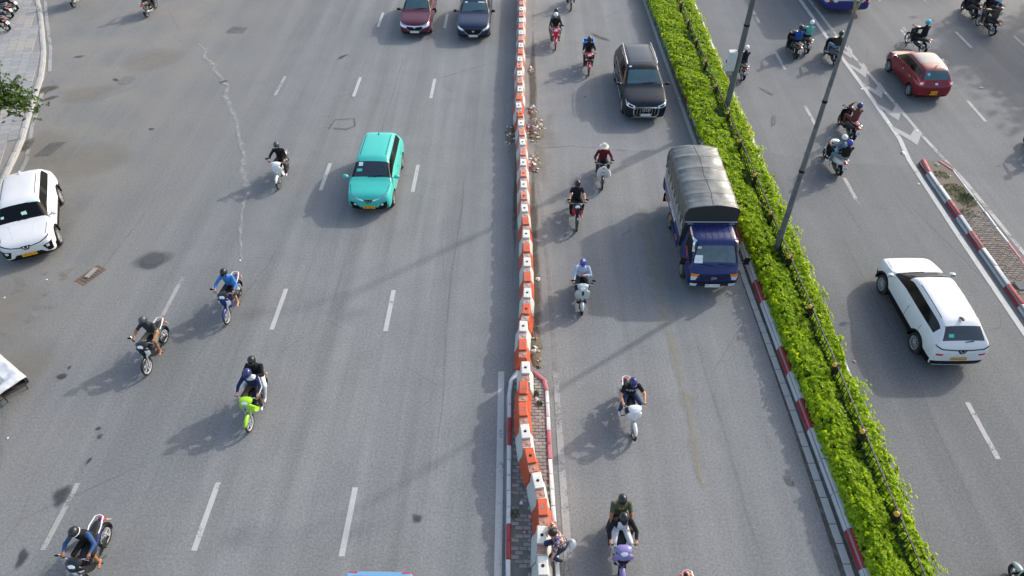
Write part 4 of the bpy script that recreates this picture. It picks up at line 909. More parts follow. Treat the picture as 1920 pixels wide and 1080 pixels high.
sed = dict(sedan=True, glass=GLASST)
car('sedan', 'burgundy sedan with a broad chrome grille wing and white plate', (-5.83, 37.85), radians(-90), 4.44, 1.70, 1.47, .92, .97, .98, .25, -.35, -1.15, -1.25, -1.62, 1.02, 2.6, .315, BG, f_city, simplerear, mirmat=BLK, **sed)
car('sedan', 'dark navy sedan with a chrome U-shaped grille beside the divider', (-2.66, 37.6), radians(-90), 4.58, 1.80, 1.45, .94, .99, .95, .2, -.4, -1.2, -1.35, -1.75, 1.04, 2.7, .33, NB, f_maz, simplerear, mirmat=BLK, **sed)
def r_red(t, P, L, W, H, belt, S):
    both(P, 'tail_light', 'B', [(.52, belt + .06), (.80, belt + .08), (.80, belt - .14), (.60, belt - .12)], RED, t, off=.01); both(P, 'tail_light_lens', 'B', [(.62, belt + .0), (.74, belt + .0), (.74, belt - .07), (.64, belt - .07)], LENS, t, off=.016)
    plate(t, (-L / 2 - .02, 0, .52), True, PLY, '30F-516', (.34, .2)); P.quad('emblem', 'B', [(-.07, belt - .02), (.07, belt - .02), (.06, belt - .09), (-.06, belt - .09)], CHR, t, off=.014)
    both(P, 'bumper_reflector', 'B', [(.55, .5), (.68, .5), (.68, .44), (.55, .44)], RED, t, off=.01); P.quad('sticker', 'B', [(.32, belt + .34), (.44, belt + .34), (.44, belt + .25), (.32, belt + .25)], M('sticker_aqua', (.1, .5, .5), .5), t, off=.006)
    P.quad('roof_area', 'T', [(.2, -.56), (.2, .56), (-.85, .56), (-.85, -.56)], M('roof_sky_sheen', (.13, .13, .132), .25, 0, .1, spec=.4), t, 10, 8, off=.003)  # sky reflection on the front of the roof, painted as a grey sheet
    b = MB(); b.tube([(0, 0, 0), (-.12, 0, .14)], .008, 5); b.ell((0, 0, 0), (.04, .03, .02), 8, 4); o = b.build('antenna', BLK, t); o.location = (-1.2, 0, H - .02)
car('small_hatchback', 'small crimson hatchback with a yellow square plate in the right carriageway', (18.52 + .72, 31.25), radians(91.5), 3.77, 1.66, 1.52, .92, .97, .95, .3, -.25, -1.05, -1.42, -1.70, 1.0, 2.4, .29, RD, nofront, r_red, glass=GLASST, mirmat=CHR, rim=SIL, spokes=7)
PB = paint('sky_blue', (.10, .24, .42))
car('hatchback_car', 'light blue car of which only the rounded rear roof edge shows', (-3.17, 4.55), radians(-90), 3.9, 1.72, 1.5, .93, .98, .92, .28, -.28, -1.15, -1.45, -1.75, 1.0, 2.5, .31, PB, nofront, simplerear)
car('dark_car', 'black car driving away behind the crimson hatchback lane', (25.6, 44.6), radians(90), 4.4, 1.78, 1.55, .95, 1.0, .95, .3, -.35, -1.15, -1.5, -1.8, 1.02, 2.6, .32, KB, nofront, simplerear)
car('dark_car', 'dark grey car driving away next to the bus', (22.6, 44.4), radians(90), 4.4, 1.78, 1.55, .95, 1.0, .95, .3, -.35, -1.15, -1.5, -1.8, 1.02, 2.6, .32, paint('graphite', (.03, .031, .034)), nofront, simplerear)

# ================================================================ cargo truck
TB = paint('truck_blue', (.011, .020, .092)); TARP = M('tarpaulin', (.062, .074, .074), .40, 0, 0, .2, 2.2, .35, 9, spec=.75, dirt=.15); TDK = M('tarpaulin_dark', (.02, .022, .023), .7, var=.25, bump=.4, bs=8)
def truck():
    # origin at ground under the middle; front axle x=1.62, rear axle x=-.98
    t = thing('cargo_truck', 'navy blue cargo truck with a dark tarpaulin cover beside the hedge', 'truck', (5.72 + .74, 19.05, 0), radians(-89.3)); hw = .87
    S = [(2.60, .48, .95, 1.0, hw * .86, hw * .80, 0, 0), (2.55, .42, 1.0, 1.06, hw * .97, hw * .90, 0, 0), (2.44, .38, 1.05, 1.12, hw, hw * .955, 0, 0), (2.38, .38, 1.08, 1.17, hw, hw * .96, 0, 0),
         (1.98, .38, 1.10, 1.86, hw, hw * .96, hw * .80, 1), (1.86, .38, 1.10, 1.93, hw, hw * .96, hw * .81, 1), (1.30, .38, 1.10, 1.95, hw, hw * .96, hw * .81, 1), (1.12, .38, 1.10, 1.93, hw, hw * .96, hw * .81, 1), (1.00, .40, 1.10, 1.88, hw * .97, hw * .93, hw * .78, 1), (.99, .5, 1.1, 1.8, hw * .9, hw * .86, hw * .7, 1)]
    def tags(i, band, left):
        if band >= 8: return 1 if i == 3 else 0
        if band == 6 and i in (3, 4, 5): return 3 if left else 4
        return 6 if band <= 1 else 0
    me = shell(S, tags, [(1.62, s * .80, .33, .40, .16) for s in (1, -1)], 9); P = Proj(me)
    split(me, ['cab', 'windscreen', 'x', 'side_window', 'side_window', 'x', 'trim', 'x', 'wheel_well'], [TB, M('truck_glass', '#3b4e54', .08, 0, .4, .45, 3., spec=.7), TB, GLASSB, GLASSB, TB, BLK, TB, BLK], t)
    for x in (1.62, -.98):
        for s in (1, -1): wheel(t, x, s * .76, .33, s, 0, .2, M('truck_rim', (.3, .3, .3), .5, .4), 6)
    P.quad('front_panel', 'F', [(-.52, .92), (.52, .92), (.42, .70), (-.42, .70)], plast('panel_navy', (.012, .016, .05)), t, 10, 4, off=.01)
    both(P, 'indicator', 'F', [(.50, .97), (.78, .98), (.78, .87), (.56, .87)], AMB, t, off=.012); both(P, 'headlight', 'F', [(.56, .865), (.78, .865), (.76, .70), (.60, .72)], LENS, t, off=.012)
    P.quad('bumper', 'F', [(-.80, .62), (.80, .62), (.78, .40), (-.78, .40)], DARK, t, 16, 4, off=.03); both(P, 'fog_light', 'F', [(.52, .56), (.76, .58), (.74, .48), (.56, .47)], LENS, t, off=.045)
    P.line('emblem', 'F', [(.09 * cos(k * pi / 6), .80 + .05 * sin(k * pi / 6)) for k in range(13)], .018, CHR, t, .022, 1); P.line('emblem', 'F', [(-.04, .77), (-.02, .83), (0, .80), (.02, .77), (.04, .83)], .016, CHR, t, .022, 2)
    plate(t, (2.66, 0, .50), False, PLW, '89C-177.47', (.5, .12))
    for y in (-.52, -.31, -.10, .10, .31, .52): P.line('roof_rib', 'T', [(1.92, y), (1.15, y)], .022, TB, t, .014)
    for s in (1, -1):
        P.line('windscreen_gasket', 'F', [(s * .60, 1.80), (s * .74, 1.25)], .035, BLK, t, .01); P.line('rain_visor', 'L' if s > 0 else 'R', [(2.1, 1.55), (1.9, 1.83), (1.2, 1.86)], .05, CHR, t, .03)
        b = MB(); b.tube([(2.2, s * .86, 1.25), (2.28, s * 1.0, 1.32)], .018, 6); b.box((2.28, s * 1.06, 1.30), (.07, .17, .30)); b.build('mirror', BLK, t, bevel=.02)
        P.line('door_seam', 'L' if s > 0 else 'R', [(2.1, .6), (2.1, 1.05)], .014, BLK, t, .002); P.line('door_seam', 'L' if s > 0 else 'R', [(1.2, .6), (1.2, 1.08)], .014, BLK, t, .002); P.line('door_stripe', 'L' if s > 0 else 'R', [(1.9, 1.12), (1.55, 1.30)], .05, M('stripe_red', (.5, .06, .03), .5), t, .012)
    P.line('wiper', 'F', [(-.55, 1.22), (-.05, 1.17)], .02, BLK, t, .014); P.line('wiper', 'F', [(.1, 1.22), (.6, 1.17)], .02, BLK, t, .014)
    P.quad('dashboard_notice', 'F', [(-.67, 1.47), (-.42, 1.47), (-.42, 1.24), (-.70, 1.24)], WHT, t, off=.006); P.quad('sticker', 'F', [(-.62, 1.72), (-.48, 1.72), (-.48, 1.66), (-.63, 1.66)], M('sticker_pale', (.4, .48, .46), .5), t, off=.006)
    # chassis and bed
    b = MB(); b.box((-.4, 0, .52), (4.6, .7, .14)); b.build('chassis', BLK, t, smooth=False)
    b = MB(); b.box((-.85, 0, .78), (3.5, 1.74, .08)); b.build('bed_floor', DARK, t, smooth=False)
    for s in (1, -1):
        b = MB(); b.box((-.85, s * .885, .99), (3.5, .03, .40)); sb = b.build('side_board', TB, t, bevel=.005)
        b = MB(); b.box((-.85, s * .905, 1.20), (3.5, .03, .05)); b.build('board_rail', SIL, t)
        b = MB(); b.box((-.85, s * .89, 1.42), (3.46, .022, .36)); b.build('grey_panel', M('panel_grey', (.22, .225, .23), .5, .3, dirt=.3), t, smooth=False)
        for k in range(8):
            x = .75 - k * .44; b = MB(); b.box((x, s * .91, 1.60), (.05, .02, .36)); b.build('tarp_strap', M('strap_pale', (.42, .40, .36), .8), t, smooth=False)
        for k in range(3): b = MB(); b.box((.4 - k * 1.1, s * .905, .72), (.3, .015, .06)); b.build('side_reflector', AMB, t, smooth=False)
        b = MB()                                    # worn white lettering, no longer readable
        for k, wl in enumerate((.10, .07, .12, .09, .05, .11, .08)):
            b.box((-.2 - k * .16, s * .903, 1.02), (wl, .008, .15)); b.box((-.2 - k * .16, s * .9045, 1.02), (wl * .3, .008, .05))
        b.build('lettering', WHT, sb, smooth=False)
        b = MB(); b.box((-.05, s * .83, .45), (1.1, .03, .22)); b.build('side_guard', TB, t); b = MB(); b.box((-2.2, s * .76, .5), (.04, .3, .4)); b.build('mudflap', BLK, t)
        b = MB(); b.prism([(-2.6, 1.2), (-2.6, .75), (-2.25, .78)], 'xz', s * .90, s * .93); b.build('tail_flap', TB, t)
    b = MB(); b.box((-2.62, 0, 1.02), (.04, 1.74, .46)); b.build('tailgate', TB, t); b = MB(); b.box((.93, 0, 1.35), (.04, 1.7, 1.1)); b.build('headboard', TDK, t)
    # tarpaulin: arched cover over five bows, sagging between them, sides hanging to the boards
    rows = []; N = 60
    for i in range(N + 1):
        x = lerp(.98, -2.66, i / N); k = (i / N) * 5; sag = abs(sin(k * pi)); ring = []; top = 2.46 - .02 * sag; hw2 = .90 - .008 * sag
        for a in [q / 26 for q in range(27)]:
            s_ = a * 2 - 1
            if abs(s_) < .62: y = hw2 * s_ / .62 * .97; z = top + .12 * (1 - (s_ / .62) ** 2) - .03 * (abs(s_) / .62) ** 6
            else: e = (abs(s_) - .62) / .38; y = math.copysign(hw2 * (.97 + .03 * min(1, e * 6)), s_); z = top - .03 - e * .86
            w_ = noise.noise(Vector((x * 2.2, y * 2.5, z * 2.2))) * .022 + noise.noise(Vector((x * 6, y * 5, z * 5))) * .011 + .012 * noise.noise(Vector((x * 9, y * 1.6, 2))) + .006 * sin((x * 3 + y * 7) * 2.2) * noise.noise(Vector((x * 1.3, y * 1.1, 4)))
            # folds gathered at the rear corners and along the left shoulder
            if x < -2.0: w_ += .018 * sin((x + y * .6) * 26) * min(1, (-2.0 - x) / .4) * abs(s_)
            if s_ < -.3: w_ += .012 * sin(x * 17 + z * 9) * min(1, (-.3 - s_) * 3)
            ring.append((x, y, z + w_) if abs(s_) < .62 else (x, y + w_ * 1.4, z))
        rows.append(ring)
    b = MB(); b.loft(rows, False, False); tp = b.build('tarpaulin', TARP, t, angle=80); m = tp.modifiers.new('s', 'SOLIDIFY'); m.thickness = .012
    for x, tp_ in ((.985, 'front'), (-2.665, 'rear')):
        b = MB(); r = rows[0 if tp_ == 'front' else -1]; c = (x, 0, 1.75); b.add([(x + (.012 if x > 0 else -.012), p[1] * .99, p[2] - .012) for p in r] + [(x, 0, 1.7)], [(i, i + 1, len(r)) for i in range(len(r) - 1)]); b.build('end_curtain', TDK, t)
    P2 = Proj(tp.data); P2.line('tarp_seam', 'T', [(.97, -.05), (.2, .02), (-.8, -.03), (-1.7, .02), (-2.62, -.06)], .02, TDK, t, .006, 10)
    for k in range(1, 5):
        x = lerp(.98, -2.66, k / 5); P2.line('tarp_fold', 'T', [(x, -.86), (x - .01, 0), (x + .01, .86)], .014, TARP, t, .006, 10)
    b = MB(); b.tube([(1.02, -.88, 1.92), (1.02, .88, 1.92)], .02, 6); b.tube([(1.05, -.8, 1.86), (1.05, .8, 1.86)], .012, 6); b.build('crossbar', SIL, t)
truck()
# ================================================================ bus at the far end
def bus():
    t = thing('city_bus', 'white city bus with a deep blue skirt driving away', 'bus', (18.45, 44.6, 0), radians(90)); L, W, H = 11., 2.5, 3.1; BW = paint('bus_white', (.62, .64, .63)); BB = paint('bus_blue', (.02, .024, .13))
    b = MB(); b.rings([(-L / 2, 1.05, W / 2 * .93, .55), (-L / 2 + .12, 1.05, W / 2, .62), (L / 2 - .12, 1.05, W / 2, .62), (L / 2, 1.05, W / 2 * .93, .55)], 20, 6); 
    b.rings([(-L / 2 + .03, 2.3, W / 2 * .93, .8), (-L / 2 + .2, 2.3, W / 2 * .985, .84), (L / 2 - .2, 2.3, W / 2 * .985, .84), (L / 2 - .05, 2.3, W / 2 * .93, .8)], 20, 6); b.build('body', BW, t)
    b = MB(); b.rings([(-L / 2 - .03, .55, W / 2 * .94, .24), (-L / 2 + .12, .55, W / 2 + .015, .27), (L / 2 - .12, .55, W / 2 + .015, .27), (L / 2 + .02, .55, W / 2 * .94, .24)], 20, 5); b.build('skirt', BB, t)
    b = MB(); b.box((0, 0, .42), (L * .95, W * .9, .2)); b.build('underbody', BLK, t)
    for s in (1, -1):
        for k in range(6): b = MB(); b.box((4.3 - k * 1.65, s * (W / 2 - .004), 2.25), (1.45, .03, .85)); b.build('window', GLASS, t, bevel=.02)
        for x in (3.2, -2.6): wheel(t, x, s * 1.08, .48, s, 0, .28, SIL, 8)
        b = MB(); b.box((-L / 2 - .015, s * 1.0, 1.0), (.04, .18, .5)); b.build('tail_light', RED, t, bevel=.01); b = MB(); b.box((-L / 2 - .02, s * .72, .8), (.04, .2, .16)); b.build('reversing_light', LENS, t, bevel=.01)
        b = MB(); b.tube([(L / 2 - .1, s * 1.2, 2.6), (L / 2 + .25, s * 1.4, 2.4)], .025, 6); b.box((L / 2 + .25, s * 1.42, 2.15), (.08, .2, .4)); b.build('mirror', BLK, t)
    b = MB(); b.box((-L / 2 + .03, 0, 2.35), (.05, 1.9, .8)); b.build('rear_window', GLASS, t, bevel=.03); b = MB(); b.box((L / 2 - .03, 0, 2.1), (.05, 2.1, 1.3)); b.build('windscreen', GLASS, t, bevel=.03)
    b = MB(); b.box((-L / 2 - .02, .1, 1.1), (.03, 1.1, .5)); b.build('engine_hatch', M('hatch_grey', (.3, .34, .33), .5), t, bevel=.02); b = MB(); b.box((-L / 2 - .03, -.2, 1.0), (.03, .5, .3)); b.build('green_panel', M('bus_green', (.1, .35, .2), .5), t)
bus()
# ================================================================ motorbikes
_mw = {}
def bike_wheel(t, name, x, R, wd, rim, steer=0., spokes=5):
    key = (R, wd, rim.name, spokes)
    if key not in _mw:
        b = MB(); N = 26; r = wd; rings = []
        for i in range(N):
            a = 2 * pi * i / N; rings.append([((R - r + r * cos(q)) * cos(a), r * .85 * sin(q), (R - r + r * cos(q)) * sin(a)) for q in [2 * pi * k / 8 for k in range(8)]])
        b.loft(rings + [rings[0]], False)
        c = MB(); ri = R - 1.9 * r; c.lathe([(ri + .012, -.022), (ri - .012, -.016), (ri - .012, .016), (ri + .012, .022), (ri + .012, -.022)], (0, 0, 0), 'y', 24, False)
        for i in range(spokes):
            Rm = Matrix.Rotation(2 * pi * i / spokes, 3, 'Y'); c.box(Rm @ Vector((ri * .52, 0, 0)), (ri * .95, .022, .022 if spokes < 8 else .008), Rm)
        c.lathe([(.04, -.045), (.055, -.02), (.055, .02), (.04, .045)], (0, 0, 0), 'y', 12); c.lathe([(.001, -.03), (.085, -.03), (.085, -.036), (.001, -.036)], (0, 0, 0), 'y', 16)
        _mw[key] = (b.mesh(name, [RUB]), c.mesh('rim', [rim]))
    a, c = _mw[key]; o = link(name, a, t); o.location = (x, 0, R); o.rotation_euler = (0, random.uniform(0, 1), steer); link('rim', c, o); return o
def fender(t, name, x, R, a0, a1, wd, mat, gap=.02, tip=.5):
    rows = []; N = 12
    for i in range(N + 1):
        k = i / N; a = radians(lerp(a0, a1, k)); w_ = wd * (tip + (1 - tip) * min(1, 3 * min(k, 1 - k) + .2)); rr = R + gap; row = []
        for s, dr in ((-1, -.06), (-.92, -.02), (-.5, .012), (0, .02), (.5, .012), (.92, -.02), (1, -.06)): row.append((x + (rr + dr) * cos(a), s * w_, R + (rr + dr) * sin(a)))
        rows.append(row)
    b = MB(); b.loft(rows, False, False); o = b.build(name, mat, t, angle=70); m = o.modifiers.new('s', 'SOLIDIFY'); m.thickness = .008; return o
def apron(t, name, rows, mat, th=.03):
    """curved front shield: rows of (z, x of the middle, half width, how far the sides sweep back)"""
    R1, R2 = [], []
    for z, x, hw, sw in rows:
        R1.append([(x - sw * (s * s), s * hw, z) for s in (-1, -.75, -.4, 0, .4, .75, 1)]); R2.append([(x - th - sw * (s * s), s * hw * .96, z) for s in (-1, -.75, -.4, 0, .4, .75, 1)])
    b = MB(); n = 7; m = len(rows); vs_ = [q for r in R1 for q in r] + [q for r in R2 for q in r]; o = m * n; fs_ = []
    for i in range(m - 1):
        for j in range(n - 1): fs_ += [(i * n + j, i * n + j + 1, (i + 1) * n + j + 1, (i + 1) * n + j), (o + i * n + j, o + (i + 1) * n + j, o + (i + 1) * n + j + 1, o + i * n + j + 1)]
        fs_ += [(i * n, (i + 1) * n, o + (i + 1) * n, o + i * n), (i * n + n - 1, o + i * n + n - 1, o + (i + 1) * n + n - 1, (i + 1) * n + n - 1)]
    for j in range(n - 1): fs_ += [(j, o + j, o + j + 1, j + 1), ((m - 1) * n + j, (m - 1) * n + j + 1, o + (m - 1) * n + j + 1, o + (m - 1) * n + j)]
    b.add(vs_, fs_); return b.build(name, mat, t, angle=60)
def rows_at(rows, z):
    rr = sorted(rows); return [interp([(q[0], q[k]) for q in rr], z) for k in (1, 2, 3)]
def on_apron(rows, z, s, off=.01):
    x, hw, sw = rows_at(rows, z); return (x - sw * s * s + off, s * hw, z)
def ap_patch(t, name, rows, quad, mat, off=.012):
    """raised panel on the shield; corners are (side -1..1, z)"""
    b = MB(); n, m = 4, 4; V = []
    for i in range(m + 1):
        for j in range(n + 1):
            a = [lerp(quad[0][k], quad[3][k], i / m) for k in (0, 1)]; c = [lerp(quad[1][k], quad[2][k], i / m) for k in (0, 1)]; s, z = lerp(a[0], c[0], j / n), lerp(a[1], c[1], j / n)
            e = off if 0 < i < m and 0 < j < n else off * .35; V.append(on_apron(rows, z, s, e))
    b.add(V, [(i * (n + 1) + j, i * (n + 1) + j + 1, (i + 1) * (n + 1) + j + 1, (i + 1) * (n + 1) + j) for i in range(m) for j in range(n)]); return b.build(name, mat, t)
def motorbike(lab, loc, rz, kind, c1, c2=None, seat=None, rim=None, tail=None, mirr=(1, 1), z=0., lean=0., group=None, patches='v', rail=True, name=None, steer=0., headmat=None, fend=None, tailc=None):
    """kind: wave (slim underbone), scooter (step-through with floorboard), cub (old commuter)"""
    nm = name or ('scooter' if kind == 'scooter' else 'motorbike'); t = thing(nm, lab, 'scooter' if kind == 'scooter' else 'motorbike', (loc[0], loc[1], z), rz, group); t.rotation_euler[0] = lean
    c2 = c2 or BLK; seat = seat or M('seat_black', '#151517', .6, bump=.3, bs=30); rim = rim or M('bike_rim', (.22, .22, .22), .45, .4); fend = fend or c1; tailc = tailc or c1
    sc = kind == 'scooter'; R = .235 if sc else .285; wd = .05 if sc else .038
    bike_wheel(t, 'front_wheel', .62, R, wd, rim, steer, 5 if kind != 'cub' else 16); bike_wheel(t, 'rear_wheel', -.62, R, wd * 1.15, rim, 0, 5 if kind != 'cub' else 16)
    b = MB()
    for s in (1, -1): b.tube([(.62, s * .075, R), (.52, s * .07, .55), (.40, s * .06, .88)], [.022, .026, .026], 7)
    b.build('fork', SIL if not sc else DARK, t)
    fender(t, 'front_fender', .62, R, 28, 150, .058 if not sc else .075, fend, .022, .35)
    if sc: AP = [(.95, .50, .13, .06), (.88, .53, .20, .09), (.76, .55, .235, .13), (.62, .55, .225, .15), (.48, .52, .18, .14), (.36, .48, .15, .12)]
    elif kind == 'cub': AP = [(.90, .40, .08, .04), (.78, .40, .20, .05), (.62, .37, .235, .05), (.45, .33, .235, .04), (.33, .31, .20, .03)]
    else: AP = [(.97, .50, .10, .05), (.90, .52, .17, .09), (.80, .53, .195, .13), (.68, .52, .185, .15), (.56, .48, .14, .14), (.44, .44, .08, .1)]
    AP = [(q[0], q[1] - (.01 if sc else .0), q[2] * 1.12, q[3] * .85) for q in AP] if kind != 'cub' else AP
    apron(t, 'leg_shield', AP, c1)
    if kind == 'cub': ap_patch(t, 'centre_trim', AP, [(-.28, .86), (.28, .86), (.28, .36), (-.28, .36)], BLK, .02)
    if kind != 'cub':
        b = MB()            # inner side of the shield and, on underbones, the low side cowls
        if sc: b.rings([(.46, .62, .17, .28), (.36, .58, .19, .26), (.33, .5, .18, .22)], 10); b.build('inner_panel', DARK, t)
        else:
            for s in (1, -1):
                b.prism([(.46, .78), (.36, .80), (.16, .44), (.10, .34), (.26, .36), (.40, .52)], 'xz', s * .15, s * .17)
            b.build('side_cowl', c1 if patches != 'wing' else c2, t, bevel=.008)
        if patches == 'v':
            for s in (1, -1): ap_patch(t, 'turn_signal', AP, [(s * .50, .89), (s * 1.0, .86), (s * .92, .64), (s * .38, .56)], LENS, .016)
            ap_patch(t, 'front_trim', AP, [(-.3, .88), (.3, .88), (.18, .5), (-.18, .5)], c2)
        elif patches == 'y': 
            ap_patch(t, 'front_trim', AP, [(-.42, .95), (.42, .95), (.10, .50), (-.10, .50)], SILV2); ap_patch(t, 'emblem', AP, [(-.12, .86), (.12, .86), (.08, .78), (-.08, .78)], BLK, .02)
        elif patches == 'beak':
            ap_patch(t, 'front_trim', AP, [(-.35, .84), (.35, .84), (.22, .5), (-.22, .5)], c2)
            for s in (1, -1): ap_patch(t, 'turn_signal', AP, [(s * .5, .84), (s * .92, .80), (s * .85, .72), (s * .5, .76)], LENS)
        elif patches == 'purple':
            ap_patch(t, 'grille', AP, [(-.55, .80), (.55, .80), (.3, .45), (-.3, .45)], BLK, .012)
            for s in (1, -1): ap_patch(t, 'running_light', AP, [(s * .58, .70), (s * .72, .70), (s * .12, .42), (s * .02, .47)], LENS, .022)
        else: ap_patch(t, 'front_trim', AP, [(-.2, .93), (.2, .93), (.12, .78), (-.12, .78)], c2)
    hm = headmat or c1; hz = 1.0 if not sc else 1.02
    if kind == 'cub':
        b = MB(); b.ell((.42, 0, .97), (.12, .10, .10), 12, 8); b.build('headlight_shell', BLK, t); b = MB(); b.ell((.505, 0, .965), (.03, .085, .085), 12, 6); b.build('headlight', LENS, t)
        b = MB(); b.box((.465, 0, .80), (.03, .13, .12)); b.build('front_plate', WHT, t, bevel=.01)
    else:
        b = MB(); b.rings([(.25, hz, .13, .04), (.31, hz + .005, .19, .06), (.40, hz - .01, .18, .075), (.46, hz - .03, .12, .06), (.485, hz - .04, .06, .03)], 12); b.build('handlebar_cowl', hm, t)
        b = MB(); b.rings([(.385, hz + .0, .125, .062), (.46, hz - .022, .105, .058), (.495, hz - .04, .06, .035)], 12); b.build('headlight', LENS, t)
    b = MB(); b.tube([(.23, -.33, hz + .02), (.28, -.2, hz + .02), (.34, 0, hz), (.28, .2, hz + .02), (.23, .33, hz + .02)], .014, 6); b.build('handlebar', SIL, t)
    for s in (1, -1):
        b = MB(); b.tube([(.255, s * .24, hz + .02), (.225, s * .345, hz + .02)], .02, 7); b.build('grip', BLK, t); b = MB(); b.tube([(.29, s * .22, hz + .01), (.30, s * .33, hz)], .008, 5); b.build('brake_lever', SIL, t)
        if mirr[0 if s > 0 else 1]:
            b = MB(); b.tube([(.27, s * .22, hz + .03), (.28, s * .28, hz + .16)], .007, 5); b.ell((.275, s * .34, hz + .185), (.018, .075, .042), 10, 6, Matrix.Rotation(s * -.25, 3, 'X')); m = b.build('mirror', BLK, t); b = MB(); b.ell((.264, s * .34, hz + .185), (.012, .066, .035), 10, 6, Matrix.Rotation(s * -.25, 3, 'X')); b.build('mirror_glass', CHR, m)
    sz = .76
    if sc:
        b = MB(); b.rings([(.40, .30, .17, .05), (.2, .285, .18, .045), (-.05, .285, .175, .05)], 10, 4); b.build('floorboard', DARK, t)
        b = MB(); b.rings([(.04, .46, .15, .20), (-.08, .52, .175, .20), (-.35, .57, .19, .17), (-.62, .62, .17, .13), (-.80, .68, .11, .07), (-.88, .70, .06, .04)], 12); b.build('rear_body', tailc, t)
        b = MB(); b.rings([(.10, .72, .10, .035), (.02, .745, .14, .05), (-.2, .755, .155, .055), (-.4, .775, .155, .06), (-.62, .80, .13, .05), (-.72, .80, .08, .03)], 12); b.build('seat', seat, t)
        b = MB(); b.rings([(-.15, .26, .10, .10, .0), (-.45, .25, .11, .09, .05), (-.66, .25, .09, .07, .09)], 10); b.build('engine', ENG, t)
    else:
        b = MB(); b.tube([(.42, 0, .62), (.22, 0, .46), (.0, 0, .50)], [.07, .075, .08], 8); b.build('frame_tunnel', c1 if kind == 'cub' else DARK, t)
        b = MB(); b.rings([(.14, .62, .06, .06), (.06, .60, .11, .13), (-.2, .62, .13, .13), (-.5, .68, .12, .09), (-.74, .745, .085, .05), (-.86, .765, .045, .03)], 12); b.build('side_panel', tailc, t)
        b = MB(); b.rings([(.18, .70, .06, .03), (.08, .735, .11, .045), (-.15, .75, .13, .05), (-.4, .775, .135, .055), (-.62, .81, .11, .045), (-.74, .82, .07, .03)], 12); b.build('seat', seat, t)
        b = MB(); b.rings([(.22, .34, .06, .07), (.1, .34, .10, .10), (-.1, .33, .12, .12), (-.22, .33, .09, .08)], 10); b.tube([(.12, 0, .40), (.34, 0, .46)], [.07, .06], 8); b.build('engine', ENG, t)
        b = MB(); b.box((-.38, .10, .30), (.5, .03, .09)); b.build('chain_case', DARK if kind != 'cub' else SIL, t, bevel=.01)
        b = MB(); b.tube([(.06, -.26, .27), (.06, .26, .27)], .014, 6); b.build('footrest', BLK, t)
    if rail:
        b = MB(); b.tube([(-.45, .14, .80), (-.62, .15, .84), (-.86, .10, .86), (-.90, 0, .865), (-.86, -.10, .86), (-.62, -.15, .84), (-.45, -.14, .80)], .014, 6); b.build('grab_rail', tail or SIL, t)
    b = MB(); b.rings([(-.80, .73, .085, .035), (-.90, .735, .07, .035), (-.93, .735, .03, .02)], 10); b.build('tail_light', RED, t)
    for s in (1, -1): b = MB(); b.ell((-.86, s * .12, .68), (.03, .035, .025), 8, 5); b.build('rear_indicator', AMB, t)
    fender(t, 'rear_fender', -.62, R, 60, 205, .07, BLK, .03)
    b = MB(); b.box((0, 0, 0), (.008, .19, .14)); o = b.build('number_plate', PLW, t, smooth=False); o.location = (-.95, 0, .53); o.rotation_euler = (0, .42, 0)
    b = MB()
    for k in range(4): b.box((-.005, .06 - k * .04, .03), (.004, .022, .035)); b.box((-.005, .065 - k * .043, -.03), (.004, .026, .045))
    b.build('plate_digits', BLK, o, smooth=False)
    b = MB(); b.tube([(.1, -.10, .24), (-.2, -.14, .24), (-.36, -.155, .28), (-.82, -.165, .40 if not sc else .36)], [.02, .022, .045, .05], 9); b.build('exhaust', SIL, t); b = MB(); b.box((-.58, -.21, .345), (.3, .015, .06), Matrix.Rotation(.22, 3, 'Y')); b.build('heat_shield', CHR, t, bevel=.006)
    for s in (1, -1):
        b = MB(); b.tube([(-.55, s * .13, .60), (-.62, s * .12, .34)], [.03, .028], 8); b.build('shock_absorber', SIL, t); b = MB(); b.tube([(-.1, s * .09, .32), (-.62, s * .10, R)], .02, 6); b.build('swing_arm', DARK, t)
        b = MB(); b.tube([(-.28, s * .12, .36), (-.30, s * .23, .35)], .013, 6); b.build('pillion_peg', BLK, t)
    b = MB(); b.tube([(-.05, .12, .22), (-.18, .2, .18)], .01, 5); b.build('side_stand', BLK, t)
    return t
SILV2 = M('bike_silver', (.38, .39, .40), .35, .5)

